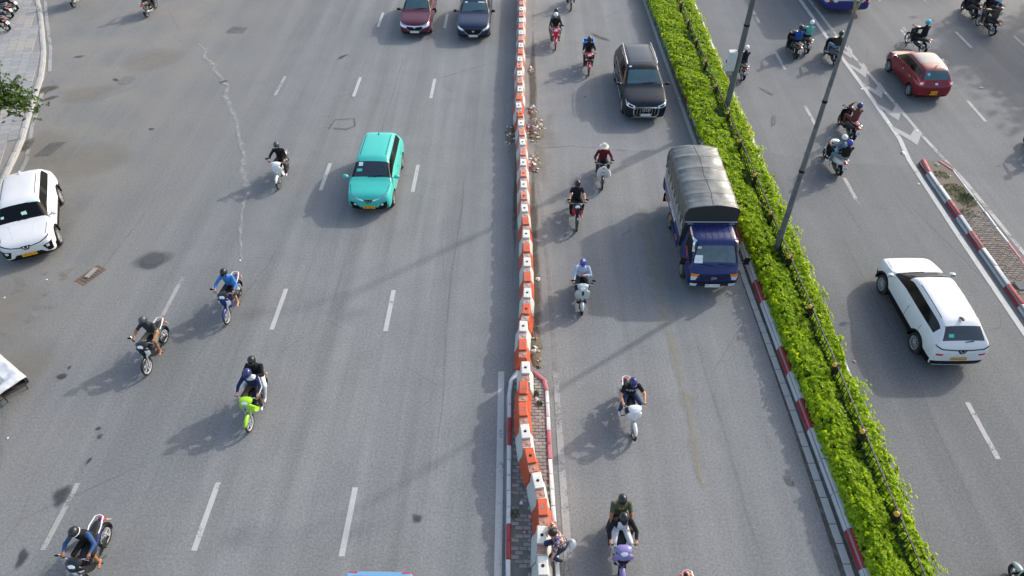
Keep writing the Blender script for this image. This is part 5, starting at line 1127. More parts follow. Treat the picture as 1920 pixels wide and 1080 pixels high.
# ================================================================ people
def ik(a, t, l1, l2, pole):
    a, t = Vector(a), Vector(t); d = t - a; L = min(d.length, l1 + l2 - .004)
    if d.length > L: t = a + d.normalized() * L; d = t - a
    x = (l1 * l1 - l2 * l2 + L * L) / (2 * L); h = sqrt(max(0, l1 * l1 - x * x)); u = d.normalized(); p = Vector(pole); p = (p - u * p.dot(u)).normalized()
    return a + u * x + p * h, t
def person(lab, M4, hip, lean, hands, feet, shirt, pants, skin=SKIN, sleeve='long', leg='long', shoe=None, helmet=None, hmat=None, mask=None, head=(0, 0), twist=0., group=None, hat=None, scale=1., foot_dir=None, brim=None, bulk=1., side=0., neckm=None, elbow=None, knee=None, print_=None, toe=-.35, vest=None, front=None, stripe=None, patch=None):
    """one continuous body grown from joints; M4 places the figure, +x is where it faces"""
    shoe = shoe or DARK; hip = Vector(hip); sp = Vector((sin(lean), side, cos(lean))).normalized(); Rt = Matrix.Rotation(twist, 3, 'Z'); fw = Rt @ Vector((cos(lean), 0, -sin(lean))); lt = Rt @ Vector((0, 1, 0))
    neck = hip + sp * .45; chest = hip + sp * .36; headd = (sp * .55 + Vector((0, 0, .75))).normalized(); Rh = Matrix.Rotation(twist + head[0], 3, 'Z') @ Matrix.Rotation(head[1] + lean * .45, 3, 'Y'); hc = neck + headd * .165 + Rh @ Vector((.02, 0, .02))
    caps = []      # (a, b, ra, rb, label) capsules used both for the surface and for colouring it
    b = MB()
    def cap(a, c, ra, rc, lb, n=9):
        a, c = Vector(a), Vector(c); caps.append((a, c, ra, rc, lb)); b.tube([a, c], [ra, rc], n); b.ell(a, (ra,) * 3, n, 6); b.ell(c, (rc,) * 3, n, 6)
    k = bulk; tor = []
    for s, w_, d_ in ((-.10, .13, .10), (0, .165, .125), (.11, .165 * k, .125 * k), (.22, .165 * k, .125 * k), (.32, .185 * k, .125 * k), (.39, .185, .105), (.44, .11, .075), (.49, .06, .06)):
        c = hip + sp * s; tor.append([c + lt * (w_ * cos(q)) + fw * (d_ * sin(q)) for q in [2 * pi * i / 14 for i in range(14)]])
    b.loft(tor); caps.append((hip + sp * .10, neck - sp * .06, .15, .15, 'shirt')); caps.append((hip - sp * .04, hip + sp * .02, .15, .15, 'pants'))
    cap(neck - sp * .02, hc - headd * .05, .055, .055, 'neck')
    hb = MB(); b.ell(hc, (.098, .08, .115), 12, 8, Rh); b.ell(hc + Rh @ Vector((.035, 0, -.06)), (.06, .055, .06), 10, 6, Rh); b.ell(hc + Rh @ Vector((.10, 0, -.015)), (.02, .018, .03), 6, 5, Rh); caps.append((hc, hc, .1, .1, 'head'))
    for s in (1, -1): b.ell(hc + Rh @ Vector((0, s * .082, -.01)), (.02, .014, .032), 6, 5, Rh)
    wr = []; arms = []
    for i, s in enumerate((1, -1)):
        sh = neck - sp * .065 + lt * (s * .185 * (1 + (k - 1) * .5)); h = Vector(hands[i]); pl = (elbow[i] if elbow else (-.35, s * .9, -.55)); el, h = ik(sh, h, .29, .265, pl); th = .012 if sleeve == 'long' else .004
        cap(sh, el, .062 * k, .047 + .006 * k, 'arm'); cap(el, h - (h - el).normalized() * .05, .043 + th, .032 + th * .6, 'fore'); wr.append((h, (h - el).normalized())); arms.append((sh, el, h, s))
        hp = hip + lt * (s * .092) - sp * .03; kn, ft = ik(hp, feet[i], .44, .43, knee[i] if knee else (1, s * .35, .55)); tl = .012 if leg == 'long' else .0
        cap(hp, kn, .092, .062 + tl, 'thigh'); cap(kn, ft, .056 + tl, .04 + tl, 'shin'); fd = Vector(foot_dir[i]) if foot_dir else Vector((1, s * .15, -.08)); fd.normalize()
        cap(ft + Vector((0, 0, -.03)) - fd * .05, ft + fd * .13 + Vector((0, 0, -.045)), .042, .036, 'foot')
    me0 = b.mesh('b', [shirt], False); o = bpy.data.objects.new('b', me0); COL.objects.link(o)
    m = o.modifiers.new('r', 'REMESH'); m.mode = 'VOXEL'; m.voxel_size = .021; m2 = o.modifiers.new('s', 'SMOOTH'); m2.iterations = 3; m2.factor = .5
    me = evalmesh(o); bpy.data.objects.remove(o)
    mats = [shirt, pants, skin, shoe, mask or skin, HAIR, neckm or skin, vest or front or shirt]; me.materials.clear()
    for q in mats: me.materials.append(q)
    Rhi = Rh.inverted()
    for p in me.polygons:
        c = Vector(p.center); best, bl, bt = 9, None, 0
        for a, e, ra, rb, lb in caps:
            d = e - a; L2 = d.length_squared; tt = 0 if L2 < 1e-8 else max(0, min(1, (c - a).dot(d) / L2)); q = (c - a - d * tt).length - lerp(ra, rb, tt)
            if q < best: best, bl, bt = q, lb, tt
        if bl == 'shirt': i = 7 if vest or (front and (c - (hip + sp * (c - hip).dot(sp))).dot(fw) > .055 and abs((c - hip).dot(lt)) < .115) else 0
        elif bl == 'pants': i = 1
        elif bl == 'arm': i = 0 if sleeve != 'none' and (sleeve == 'long' or bt < .72) else 2
        elif bl == 'fore': i = 0 if sleeve == 'long' and bt < .93 else 2
        elif bl == 'thigh': i = 1
        elif bl == 'shin': i = 1 if (leg == 'long' or (leg == 'short' and bt < .12)) else 2
        elif bl == 'foot': i = 3
        elif bl == 'neck': i = 6 if bt < .8 else 2
        else:
            l = Rhi @ (c - hc); i = 5 if (l.x < .015 and l.z > -.05) or l.z > .06 else (4 if mask and l.z < -.005 and l.x > .02 else 2)
        p.material_index = i
    me.shade_smooth()
    # hands with five fingers, and eyes, grown into the same mesh
    e = MB(); e.mi = 2
    for (h, d), s in zip(wr, (1, -1)):
        up = Vector((0, 0, 1)); sdv = d.cross(up); sdv = sdv.normalized() if sdv.length > .05 else Vector((0, s, 0)); dn = sdv.cross(d).normalized(); dn = -dn if dn.z > 0 else dn
        e.ell(h - d * .01, (.048, .04, .022), 8, 5, Matrix((d, sdv, -dn)).transposed())
        for f, ln in zip((-.03, -.011, .009, .027), (.042, .048, .045, .036)):
            q = h + d * .03 + sdv * f; e.tube([q, q + d * ln * .6 + dn * .012, q + d * ln * .7 + dn * (.012 + ln * .55), q + d * ln * .2 + dn * (.014 + ln * .8)], [.0095, .009, .0085, .007], 6)
        q = h + sdv * (-s * .034) - d * .015; e.tube([q, q + d * .03 - sdv * s * .012 + dn * .015, q + d * .045 + dn * .035 + sdv * s * .006], [.011, .010, .008], 6)
    e.mi = 5
    for s in (1, -1): e.ell(hc + Rh @ Vector((.088, s * .032, .012)), (.010, .014, .008), 6, 4, Rh)
    bm = bmesh.new(); bm.from_mesh(me); em = e.mesh('e', mats); bm.from_mesh(em); bm.to_mesh(me); bm.free(); bpy.data.meshes.remove(em)
    o = link('person', me); o.matrix_world = M4 @ Matrix.Scale(scale, 4); tag(o, lab, 'person', group); o.data.name = 'person'
    T4 = Matrix.Translation(hc) @ Rh.to_4x4() @ Matrix.Rotation(-.28, 4, 'Y')
    def wear(nm, bb, mt, par=o):
        q = bb.build(nm, mt, par); 
        if par is o: q.matrix_local = T4
        return q
    if helmet:
        g = MB(); full = helmet == 'full'; g.ell((-.005, 0, .03), (.132, .112, .122), 16, 8, None, -.45 if not full else -.85, 1); hl = wear('helmet', g, hmat)
        g = MB(); g.lathe([(.118, -.028), (.126, -.03), (.126, -.016), (.118, -.012), (.118, -.028)], (-.004, 0, .0), 'z', 18, False); q = g.build('rim_trim', BLK if brim is None else brim, hl); q.scale = (1.03, .90, 1)
        if helmet == 'peak':
            g = MB(); g.add([(.11 * cos(a) + .012, .098 * sin(a), .012) for a in [radians(-52 + 13 * i) for i in range(9)]] + [(.185 * cos(a) * 1.0 + .0, .105 * sin(a), -.008) for a in [radians(-52 + 13 * i) for i in range(9)]], [(i, i + 1, 10 + i, 9 + i) for i in range(8)]); q = g.build('peak', hmat, hl); m = q.modifiers.new('s', 'SOLIDIFY'); m.thickness = .006
        if full: g = MB(); g.ell((.03, 0, .01), (.108, .10, .06), 12, 6); g.build('visor', GLASSB, hl)
        g = MB(); g.tube([(.01, .085, -.02), (.03, .06, -.11), (.04, 0, -.135), (.03, -.06, -.11), (.01, -.085, -.02)], .006, 5); g.build('strap', BLK, hl)
    if hat:
        g = MB(); g.lathe([(.19, -.005), (.185, .008), (.11, .04), (.10, .11), (.07, .15), (.001, .155)], (0, 0, .02), 'z', 20); q = wear('sun_hat', g, hat)
    if not helmet and not hat:
        g = MB(); g.ell((-.018, 0, .025), (.108, .092, .112), 12, 8, None, -.5, 1); wear('hair', g, HAIR)
    if stripe:
        for sh, el, h, s in arms:
            ov = lt * (s * .055) + Vector((.0, 0, .022)); g = MB(); g.tube([sh + ov * .9, sh.lerp(el, .5) + ov, el + ov * .9, el.lerp(h, .5) + ov * .8, el.lerp(h, .85) + ov * .65], .015, 6); g.build('sleeve_stripe', stripe, o)
    if patch and helmet:
        g = MB(); g.ell((.02, 0, .115), (.055, .04, .045), 10, 6); g.build('helmet_patch', patch, hl)
    if print_:
        txt, size, mt, zf = print_; vs_, fs_ = text_mesh(txt, size); bv = BVHTree.FromPolygons([tuple(v.co) for v in me.vertices], [tuple(p.vertices) for p in me.polygons]); cc = hip + sp * zf; V = []
        for x, y, z in vs_:
            q = cc + lt * x + sp * y + fw * .5; hh = bv.ray_cast(q, -fw); V.append((hh[0] + fw * .006) if hh[0] else cc + lt * x + sp * y + fw * .14)
        g = MB(); g.add(V, fs_); g.build('shirt_print', mt, o, smooth=False)
    return o
def bikeM(t): return Matrix.LocRotScale(t.location, t.rotation_euler, None)
def rider(t, lab, kind, shirt, pants, lean=.12, hands=None, feet=None, hipx=-.33, **kw):
    sc = kind == 'scooter'; hz = 1.06 if sc else 1.045
    H_ = [(.205, .30, hz), (.205, -.30, hz)]; F_ = [(.14, .14, .41), (.14, -.14, .41)] if sc else [(.06, .20, .37), (.06, -.20, .37)]
    if hands: H_ = [hands[i] or H_[i] for i in (0, 1)]
    if feet: F_ = [feet[i] or F_[i] for i in (0, 1)]
    return person(lab, bikeM(t), (hipx, 0, .875), lean, H_, F_, shirt, pants, **kw)
def pillion(t, lab, shirt, pants, lean=.05, hands=None, hipx=-.66, z=.915, **kw):
    return person(lab, bikeM(t), (hipx, 0, z), lean, hands or [(hipx + .42, .17, 1.02), (hipx + .42, -.17, 1.02)], [(-.18, .235, .43), (-.18, -.235, .43)], shirt, pants, knee=[(1, .7, .4), (1, -.7, .4)], **kw)
# ================================================================ traffic: riders coming towards the footbridge side
D = radians(-90); U = radians(90); LW, LB, LK_ = 'wave', 'scooter', 'cub'
bk = paint('bike_black', (.012, .013, .015)); bw = paint('bike_white', (.62, .62, .60)); bb = paint('bike_blue', (.02, .025, .12)); bl = paint('lime', (.28, .55, .02)); br = paint('bike_red', (.42, .012, .03)); bs = paint('bike_silver_green', (.33, .38, .37)); bp_ = paint('violet', (.20, .17, .36)); bg_ = paint('bike_grey', (.09, .095, .10)); bm_ = paint('bike_maroon', (.16, .012, .02))
cB = cloth('black', (.014, .014, .015)); cB2 = cloth('charcoal', (.035, .036, .042)); cG = cloth('grey', (.16, .165, .17)); cW = cloth('white', (.55, .56, .58)); cN = cloth('navy', (.018, .024, .07)); cU = cloth('blue', (.045, .17, .45)); cD = cloth('denim', (.035, .05, .10)); cO = cloth('olive', (.075, .085, .045)); cM = cloth('maroon', (.10, .012, .016)); cT = cloth('teal', (.10, .34, .30)); cK = cloth('khaki', (.15, .145, .095)); cS = cloth('sky', (.36, .47, .62)); cBr = cloth('brown', (.075, .05, .04)); cC = cloth('royal', (.02, .06, .22)); cL = cloth('pale_blue', (.30, .36, .46)); cSl = cloth('slate', (.14, .20, .27)); cRd = cloth('brown_red', (.11, .04, .035))
hB = paint('helmet_black', (.014, .014, .015)); hW = paint('helmet_white', (.66, .67, .66)); hG = paint('helmet_graphite', (.055, .058, .062)); hU = paint('helmet_blue', (.03, .06, .34)); hC = paint('helmet_cyan', (.02, .42, .58)); hN = paint('helmet_navy', (.02, .03, .12)); hGr = paint('helmet_green', (.01, .20, .09))
sW = plast('shoe_white', (.62, .62, .62), .7); sB = plast('shoe_black', (.02, .02, .022), .7); sT = plast('shoe_tan', (.42, .33, .19), .7); mW = cloth('mask_white', (.62, .63, .64)); mG = cloth('mask_grey', (.25, .26, .27))

t = motorbike('plain white underbone motorbike ridden by a person in black', (-9.77, 22.83), D, LW, bw, bw, patches='', tail=SIL, mirr=(0, 1))
rider(t, 'rider in a black hoodie and white face mask on a white motorbike', LW, cB, cB2, .16, shoe=sW, helmet='half', hmat=hG, mask=mW, head=(-.15, .25))
t = motorbike('dark blue underbone motorbike with white indicators and white grab rail', (-9.58, 15.55), D, LW, bb, bb, headmat=bk, tail=WHT, rim=M('rim_white', (.5, .5, .49), .45, .2))
rider(t, 'rider in a bright blue long-sleeved top and black helmet', LW, cU, cB2, .22, leg='short', shoe=SKIN, helmet='peak', hmat=hB, mask=mW, head=(-.1, .3))
t = motorbike('black underbone motorbike with white indicators ridden by a man in shorts', (-11.36, 13.44), D - .03, LW, bk, bk, tail=WHT, tailc=bg_, rim=M('rim_white', (.5, .5, .49), .45, .2), mirr=(0, 1))
rider(t, 'rider in a dark tee, khaki shorts and sandals with a graphite helmet', LW, cB2, cK, .22, skin=SKIN2, sleeve='short', leg='short', shoe=SKIN2, helmet='half', hmat=hG, head=(-.25, .45))
t = motorbike('lime green underbone motorbike carrying two people', (-7.64, 11.47), D - .03, LW, bl, bl, patches='y', rim=M('rim_white', (.5, .5, .49), .45, .2), tailc=bk, mirr=(0, 0), headmat=bl)
rider(t, 'rider in a navy jacket with white sleeve stripes on a lime green motorbike', LW, cN, cBr, .16, helmet='peak', hmat=hN, mask=None, shoe=sW, head=(.05, .35), bulk=1.1, stripe=cW)
pl = pillion(t, 'passenger in a black coat and white trousers holding a white parcel', cB, cW, .0, [(-.30, .08, 1.27), (-.30, -.08, 1.25)], helmet='peak', hmat=hB, mask=mG, shoe=sW, head=(.1, .35), bulk=1.12)
P4 = bikeM(t)
b = MB(); b.rings([(-.06, 0, .12, .06), (0, .01, .15, .08), (.06, 0, .12, .06)], 12); o = b.build('parcel', M('parcel_white', (.6, .62, .6), .6, bump=.5, bs=10)); o.matrix_world = P4 @ Matrix.Translation((-.20, .06, 1.33)) @ Matrix.Rotation(.25, 4, 'X'); tag(o, 'rounded white parcel held by the passenger on the lime green motorbike', 'parcel')
b = MB(); b.rings([(-.05, 0, .12, .05), (.05, 0, .13, .06)], 10); b.build('blue_base', cN, o).location = (.0, .03, -.11)
t = motorbike('dark blue and white motorbike leaving the lower left of the road', (-10.33, 6.85), D, LW, bk, bw, patches='beak', tail=WHT, tailc=bb, mirr=(0, 1), rim=M('rim_white', (.5, .5, .49), .45, .2))
rider(t, 'rider in a black vest over blue sleeves with a white-rimmed black helmet', LW, cloth('steel_blue', (.035, .075, .17)), cB, .28, skin=SKIN2, leg='short', shoe=SKIN2, helmet='half', hmat=hB, brim=WHT, head=(-.2, .4), vest=cB)
t = motorbike('red underbone motorbike carrying two people near the far divider', (1.72, 35.08), D, LW, br, br, patches='beak', headmat=br, mirr=(1, 0))
rider(t, 'rider in a black jacket, white helmet and pale trousers on a red motorbike', LW, cB, cG, .12, helmet='half', hmat=hW, mask=mW, shoe=sB, head=(0, .2), bulk=1.1)
pillion(t, 'passenger in a pale top and black helmet behind the white-helmeted rider', cG, cB2, -.02, helmet='half', hmat=hB, head=(-.5, .1), shoe=sB, side=.06)
t = motorbike('red and black motorbike loaded with a blue plastic crate', (3.3, 32.34), D, LW, bk, br, patches='beak', fend=br, headmat=br, mirr=(0, 0))
rider(t, 'rider dressed all in black in front of a blue crate', LW, cB, cBr, .12, helmet='full', hmat=hB, shoe=sB, head=(0, .35))
c = thing('plastic_crate', 'blue plastic crate strapped on the tail of a red and black motorbike', 'crate', (3.3, 32.34 + .72, .86), D); cm = plast('crate_blue', (.05, .16, .45), .5)
for q, s in (((0, 0, .012), (.40, .50, .024)), ((.2, 0, .17), (.02, .52, .34)), ((-.2, 0, .17), (.02, .52, .34)), ((0, .25, .17), (.38, .02, .34)), ((0, -.25, .17), (.38, .02, .34))):
    b = MB(); b.box(q, s); b.build('panel', cm, c, bevel=.004)
for q, s in (((.205, 0, .35), (.035, .56, .03)), ((-.205, 0, .35), (.035, .56, .03)), ((0, .265, .35), (.375, .035, .03)), ((0, -.265, .35), (.375, .035, .03))):
    b = MB(); b.box(q, s); b.build('rim', plast('crate_rim', (.16, .32, .60), .5), c, bevel=.004)
t = motorbike('black motorbike at the far end beyond the red one', (2.76, 40.03), D, LW, bk, bk, patches='', mirr=(0, 0))
rider(t, 'rider in dark clothes at the far end of the middle carriageway', LW, cB2, cB, .12, helmet='half', hmat=hB, shoe=sB)
t = motorbike('old commuter motorbike with white leg shields and a square front plate', (3.28, 22.97), D - .04, LK_, bw, tailc=br, fend=bk, mirr=(1, 0))
rider(t, 'rider in a maroon shirt and white sun hat on the old motorbike', LK_, cM, cB2, .22, skin=SKIN2, sleeve='long', leg='long', hat=M('hat_cream', (.62, .58, .48), .85, bump=.3), shoe=sB, head=(0, .25), bulk=1.08, hands=[(.20, .30, 1.03), (.20, -.30, 1.03)])
b = MB(); b.lathe([(.03, .30), (.06, .24), (.11, .12), (.10, .03), (.05, 0)], (0, 0, 0), 'z', 10); o = b.build('plastic_bag', M('bag_white', (.6, .61, .6), .5, bump=1., bs=9)); o.matrix_world = bikeM(t) @ Matrix.Translation((.28, .24, .42)); tag(o, 'white plastic bag hanging from the old commuter motorbike', 'bag')
b = MB(); b.tube([(0, -.03, .29), (0, 0, .38), (0, .03, .29)], .006, 5); b.build('handle', M('bag_white', 0), o)
t = motorbike('black motorbike with a red V-shaped front panel', (2.1, 20.4), D, LW, bk, bk, patches='', mirr=(1, 1))
AP = [(.97, .50, .112, .043), (.90, .52, .19, .077), (.80, .53, .218, .11), (.68, .52, .207, .128), (.56, .48, .157, .12), (.44, .44, .09, .085)]
for s in (1, -1): ap_patch(t, 'red_panel', AP, [(s * .45, .88), (s * .98, .86), (s * .62, .60), (s * .02, .52)], br)
rider(t, 'rider in a black tee and tan shoes on the black and red motorbike', LW, cB, cB, .06, sleeve='short', skin=SKIN, shoe=sT, helmet='half', hmat=hB, head=(.3, .2))
t = motorbike('silver grey scooter with both mirrors ridden in a hooded jacket', (2.06, 16.12), D, LB, bs, DARK, patches='', mirr=(1, 1), tailc=bs)
rider(t, 'rider in a pale blue-grey hooded jacket and blue helmet with a yellow patch', LB, cL, cB2, .08, [(-.06, .07, 1.14), None], helmet='peak', hmat=hU, mask=mW, shoe=sB, head=(0, .3), bulk=1.1, patch=paint('helmet_yellow', (.6, .45, .02)))
o = bpy.context.scene.objects[-1] if 0 else None
t = motorbike('clean white underbone motorbike ridden by a man in a printed tee', (3.2, 11.37), D + .09, LW, bw, bw, patches='', tail=WHT, mirr=(0, 0), tailc=bk)
rider(t, 'rider in a black tee with a white chest print and jeans', LW, cB, cD, .22, sleeve='short', shoe=sW, helmet='peak', hmat=hN, head=(0, .25), bulk=1.12, print_=('BUTTUFF', .085, WHT, .33), feet=[(.06, .24, .40), (-.02, -.30, .44)])
t = motorbike('violet scooter with a dark V-shaped grille carrying two people', (2.53, 7.36), D, LB, bp_, bk, patches='purple', mirr=(0, 0), tail=WHT)
rider(t, 'rider in a black jacket over a pale grey top on the violet scooter', LB, cB, cW, .18, helmet='peak', hmat=hB, shoe=sB, head=(0, .45), front=cW, bulk=1.08)
b = MB()
pillion(t, 'passenger in an olive tee with a yellow chest print and white mask', cO, cB2, .0, [(-.22, .24, .98), (-.22, -.24, .98)], sleeve='short', skin=SKIN2, helmet='half', hmat=hB, mask=mW, head=(0, .3), bulk=1.1, print_=('HUE', .07, M('print_yellow', (.55, .42, .02), .7), .36), z=.93)
t = motorbike('dark motorbike just leaving the picture in the middle carriageway', (3.97, 5.72), D, LW, bk, bk, patches='')
rider(t, 'rider whose black helmet alone shows in the middle carriageway', LW, cB2, cB, .1, helmet='half', hmat=hB)
# riders moving away in the right carriageway
t = motorbike('dark motorbike half hidden behind the dark lamp post', (10.85, 32.0), U + .05, LW, bk, bk, mirr=(0, 0), tail=SIL)
rider(t, 'rider in black with a white helmet behind the dark lamp post', LW, cB, cB2, .1, helmet='half', hmat=hW, shoe=sB, sleeve='long')
t = motorbike('black scooter under a rider in a royal blue tee', (14.12, 34.33), U + .04, LB, bk, bk, mirr=(1, 1), tail=SIL)
rider(t, 'rider in a royal blue tee riding beside one in mint green', LB, cC, cB, .05, sleeve='short', helmet='half', hmat=hB, shoe=sB, skin=SKIN2, feet=[(-.02, .28, .42), None], bulk=1.1)
t = motorbike('black motorbike with chrome tail under a rider in mint green', (14.82, 34.9), U + .04, LW, bk, bk, mirr=(1, 1), tail=CHR)
rider(t, 'rider in a mint green shirt and white helmet looking ahead', LW, cT, cB, .05, helmet='half', hmat=hW, shoe=sB, bulk=1.05, head=(-.4, 0))
t = motorbike('dark grey scooter partly behind the slim lamp post', (15.92, 33.66), U + .08, LB, bg_, bk, mirr=(1, 1), tail=SIL)
rider(t, 'rider in an olive black jacket and pale jeans on a grey scooter', LB, cloth('olive_black', (.028, .03, .02)), cSl, .08, helmet='half', hmat=hB, shoe=sW, bulk=1.12, feet=[(.1, .20, .41), None])
t = motorbike('black scooter with a deep red seat and chrome side rails', (14.47, 26.76), U + .10, LB, bk, bk, seat=M('seat_red', (.20, .012, .02), .5, bump=.3, bs=25), mirr=(1, 1), tail=CHR)
rider(t, 'rider in brown clothes raising a hand to a dark blue helmet', LB, cRd, cRd, -.02, [(-.10, .13, 1.56), None], helmet='half', hmat=hN, shoe=SKIN2, skin=SKIN2, elbow=[(.6, .8, .3), (-.35, -.9, -.55)], head=(.15, 0), sleeve='long')
t = motorbike('white scooter carrying two people away past the hedge', (13.02, 24.12), U + .12, LB, bw, bk, mirr=(1, 0), tail=WHT, patches='')
rider(t, 'rider in a slate blue tee and white helmet leaning over a white scooter', LB, cSl, cB, .26, sleeve='short', skin=SKIN2, helmet='half', hmat=hW, shoe=sW, head=(.2, .1))
pillion(t, 'passenger in a black tee with a bright blue helmet', cB, cG, .02, sleeve='short', skin=SKIN2, helmet='half', hmat=hU, shoe=sW, bulk=1.08)
b = MB(); b.rings([(-.1, 0, .05, .06), (0, 0, .07, .10), (.1, 0, .05, .06)], 8); o = b.build('shoulder_bag', cloth('cyan', (.03, .40, .62))); o.matrix_world = bikeM(t) @ Matrix.Translation((-.28, .20, .98)); tag(o, 'small cyan bag between the two people on the white scooter', 'bag'); b = MB(); b.tube([(0, -.02, .08), (-.06, -.06, .3), (-.14, -.1, .45)], .01, 5); b.build('strap', cB, o)
t = motorbike('black motorbike crossing behind the crimson hatchback', (20.78, 35.0), U + .22, LW, bk, bk, mirr=(1, 0), patches='')
rider(t, 'rider in black with a bright cyan helmet', LW, cB, cB, .14, helmet='half', hmat=hC, shoe=sW, bulk=1.05)
t = motorbike('dark motorbike in the tree shade with a pale rear plate', (25.5, 37.2), U + .12, LW, bk, bk, mirr=(1, 1), tail=BLK)
rider(t, 'rider in dark brown with bare legs in the tree shade', LW, cBr, cB2, .1, skin=SKIN2, sleeve='long', leg='short', helmet='half', hmat=hB, brim=WHT, shoe=sW)
t = motorbike('scooter under a rider in a pale blue shirt in the shade', (26.75, 39.25), U, LB, bk, bk, mirr=(1, 1), tail=BLK)
rider(t, 'rider in a pale sky-blue shirt in the tree shade', LB, cS, cB2, .06, helmet='half', hmat=hW, shoe=sB)
t = motorbike('black scooter ahead of the bare-legged rider in the shade', (25.55, 39.3), U + .05, LB, bk, bk, mirr=(1, 1), tail=BLK)
rider(t, 'rider with white sleeves and a green helmet in the shade', LB, cW, cB2, .06, helmet='half', hmat=hGr, shoe=sB, vest=cB)
t = motorbike('white and black scooter cut by the right edge of the road view', (22.15, 25.3), U + .15, LB, bw, bk, mirr=(1, 1), patches='')
rider(t, 'rider in dark clothes on the white and black scooter', LB, cB, cB2, .1, helmet='half', hmat=hB, shoe=sB)
t = motorbike('pale silver scooter in the right lane beyond the hedge end', (12.05, 6.3), U, LB, bs, bk, mirr=(1, 1), patches='')
rider(t, 'rider in a pale grey-blue raincoat and white helmet', LB, cloth('rain_grey', (.30, .35, .37)), cB2, .06, helmet='half', hmat=hW, shoe=sB, bulk=1.15)
# far left: two riders moving away and three parked bikes
t = motorbike('dark motorbike with a red tail light riding away on the far left', (-21.43, 38.77), U, LW, bk, bk, mirr=(1, 1))
rider(t, 'rider in grey riding away on the far left', LW, cG, cB2, .08, helmet='half', hmat=hB, shoe=sB)
t = motorbike('dark motorbike riding close along the pavement kerb', (-26.3, 40.0), U + .12, LW, bk, bk, mirr=(1, 1))
rider(t, 'rider in black close to the pavement kerb', LW, cB, cB2, .08, helmet='half', hmat=hB, shoe=sB)
for x, y, a, m1, lb in ((-29.78, 38.55, 3.0, bk, 'parked black motorbike with a red tail on the pavement, farthest from the tree'), (-29.55, 37.55, 3.05, bg_, 'parked dark grey motorbike in the middle of three on the pavement'), (-28.85, 36.05, 2.95, bk, 'parked black motorbike on the pavement, closest to the tree')):
    motorbike(lb, (x, y), a, LW, m1, bk, z=.145, lean=-.12, mirr=(1, 1), patches='', tail=SIL)

# ================================================================ pedestrian bending at the barrier
def floral():
    t = NT('cloth_floral'); v = t.coord(); vo = t.add('ShaderNodeTexVoronoi'); t.ln(v, vo.inputs['Vector']); vo.inputs['Scale'].default_value = 26.
    s = t.add('ShaderNodeSeparateXYZ'); t.ln(vo.outputs['Color'], s.inputs[0]); n = t.add('ShaderNodeValToRGB'); t.ln(s.outputs[0], n.inputs[0]); n.color_ramp.interpolation = 'CONSTANT'; e = n.color_ramp.elements
    for p, c in ((.22, (.06, .04, .12)), (.45, (.35, .12, .05)), (.62, (.5, .38, .06)), (.78, (.10, .09, .28)), (.9, (.5, .45, .42))):
        q = e.new(p); q.color = (*c, 1)
    e[0].color = (.03, .03, .06, 1); t.ln(n.outputs[0], t.b.inputs['Base Color']); t.set(Roughness=.9); return t.m
person('pedestrian in a floral shirt stepping over the white barrier', Matrix.Translation((1.10, 7.22, 0)) @ Matrix.Rotation(radians(184), 4, 'Z'), (0, 0, .86), .50, [(.30, .30, .66), (.36, -.20, .96)], [(.06, .12, .13), (.42, -.02, .50)], floral(), cD, sleeve='short', shoe=sB, head=(.1, .25), knee=[(1, .2, .2), (.6, .25, 1)], elbow=[(-.2, .8, .4), (-.3, -.9, 0)])
b = MB(); b.lathe([(.02, .34), (.06, .28), (.12, .14), (.11, .03), (.05, 0)], (0, 0, 0), 'z', 10); o = b.build('shopping_bag', M('bag_white', 0)); o.location = (1.32, 7.25, .62); tag(o, 'white plastic bag at the side of the pedestrian in the floral shirt', 'bag'); b = MB(); b.tube([(0, -.03, .33), (0, 0, .44), (0, .03, .33)], .006, 5); b.build('handle', M('bag_white', 0), o)

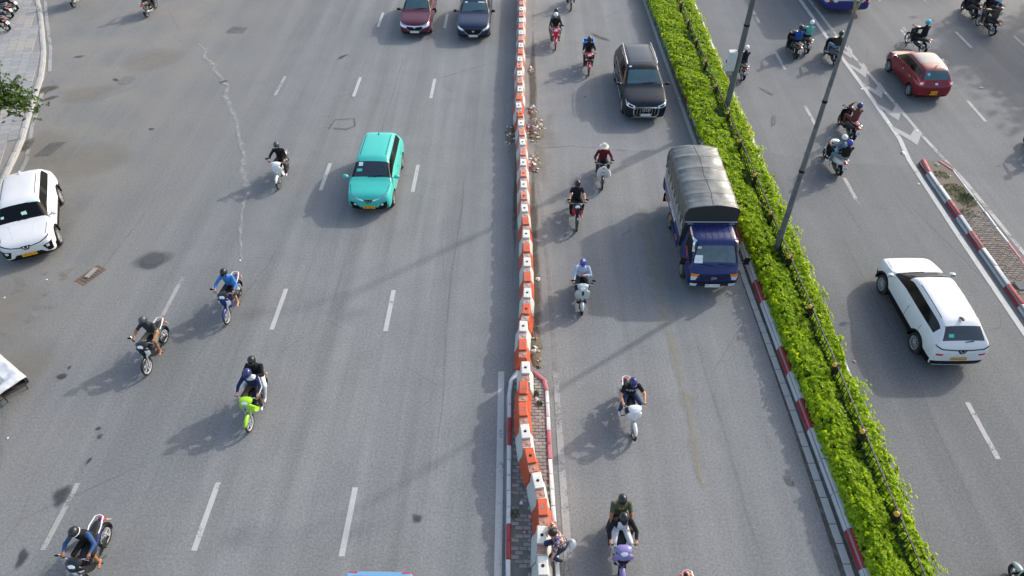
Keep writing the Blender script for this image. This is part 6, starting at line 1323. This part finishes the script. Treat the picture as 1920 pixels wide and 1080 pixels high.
# ================================================================ covered handcart on the left
def cart():
    t = thing('handcart', 'handcart covered with a white plastic sheet at the dusty left edge', 'cart', (-15.35, 12.12, 0), radians(-34)); FR = M('cart_frame', (.045, .04, .035), .7, .3, var=.3, dirt=.4)
    b = MB(); b.box((0, 0, .52), (1.5, .72, .06)); b.build('tray', FR, t)
    for s in (1, -1): b = MB(); b.box((0, s * .35, .66), (1.5, .03, .24)); b.build('side_rail', FR, t)
    for s in (1, -1):
        bike_wheel(t, 'wheel', .1, .28, .035, SIL).location = (.1, s * .43, .28)
    b = MB(); b.tube([(-.7, -.3, .55), (-1.3, -.26, .85), (-1.35, .26, .85), (-.7, .3, .55)], .02, 6); b.build('push_handle', FR, t)
    for s in (1, -1): b = MB(); b.tube([(.42, s * .3, .5), (.42, s * .3, .0)], .02, 6); b.build('stand_leg', FR, t)
    b = MB(); b.box((-.05, 0, .72), (1.1, .6, .30)); b.build('load', M('load_brown', (.09, .07, .05), .9, var=.3), t, bevel=.04)
    N, K = 30, 18; V = []
    for i in range(N + 1):
        for j in range(K + 1):
            x, y = lerp(-.85, .86, i / N), lerp(-.42, .42, j / K); e = max(abs(x) / .86, abs(y) / .42); V.append((x, y, .90 - .10 * max(0, e - .8) / .2 + .035 * noise.noise(Vector((x * 3, y * 4, .3))) + .02 * noise.noise(Vector((x * 9, y * 8, 5)))))
    b = MB(); b.add(V, [(i * (K + 1) + j, (i + 1) * (K + 1) + j, (i + 1) * (K + 1) + j + 1, i * (K + 1) + j + 1) for i in range(N) for j in range(K)]); o = b.build('plastic_sheet', M('sheet_white', (.46, .48, .49), .4, var=.2, vs=3, bump=.6, bs=7), t, angle=80); m = o.modifiers.new('s', 'SOLIDIFY'); m.thickness = .006
    b = MB(); b.add([(.32 + i * .08, -.30 + j * .07, .925 + .02 * noise.noise(Vector((i * .7, j * .8, 2)))) for i in range(5) for j in range(5)], [(i * 5 + j, (i + 1) * 5 + j, (i + 1) * 5 + j + 1, i * 5 + j + 1) for i in range(4) for j in range(4)]); b.build('grey_patch', M('patch_grey', (.24, .26, .28), .5), o)
cart()
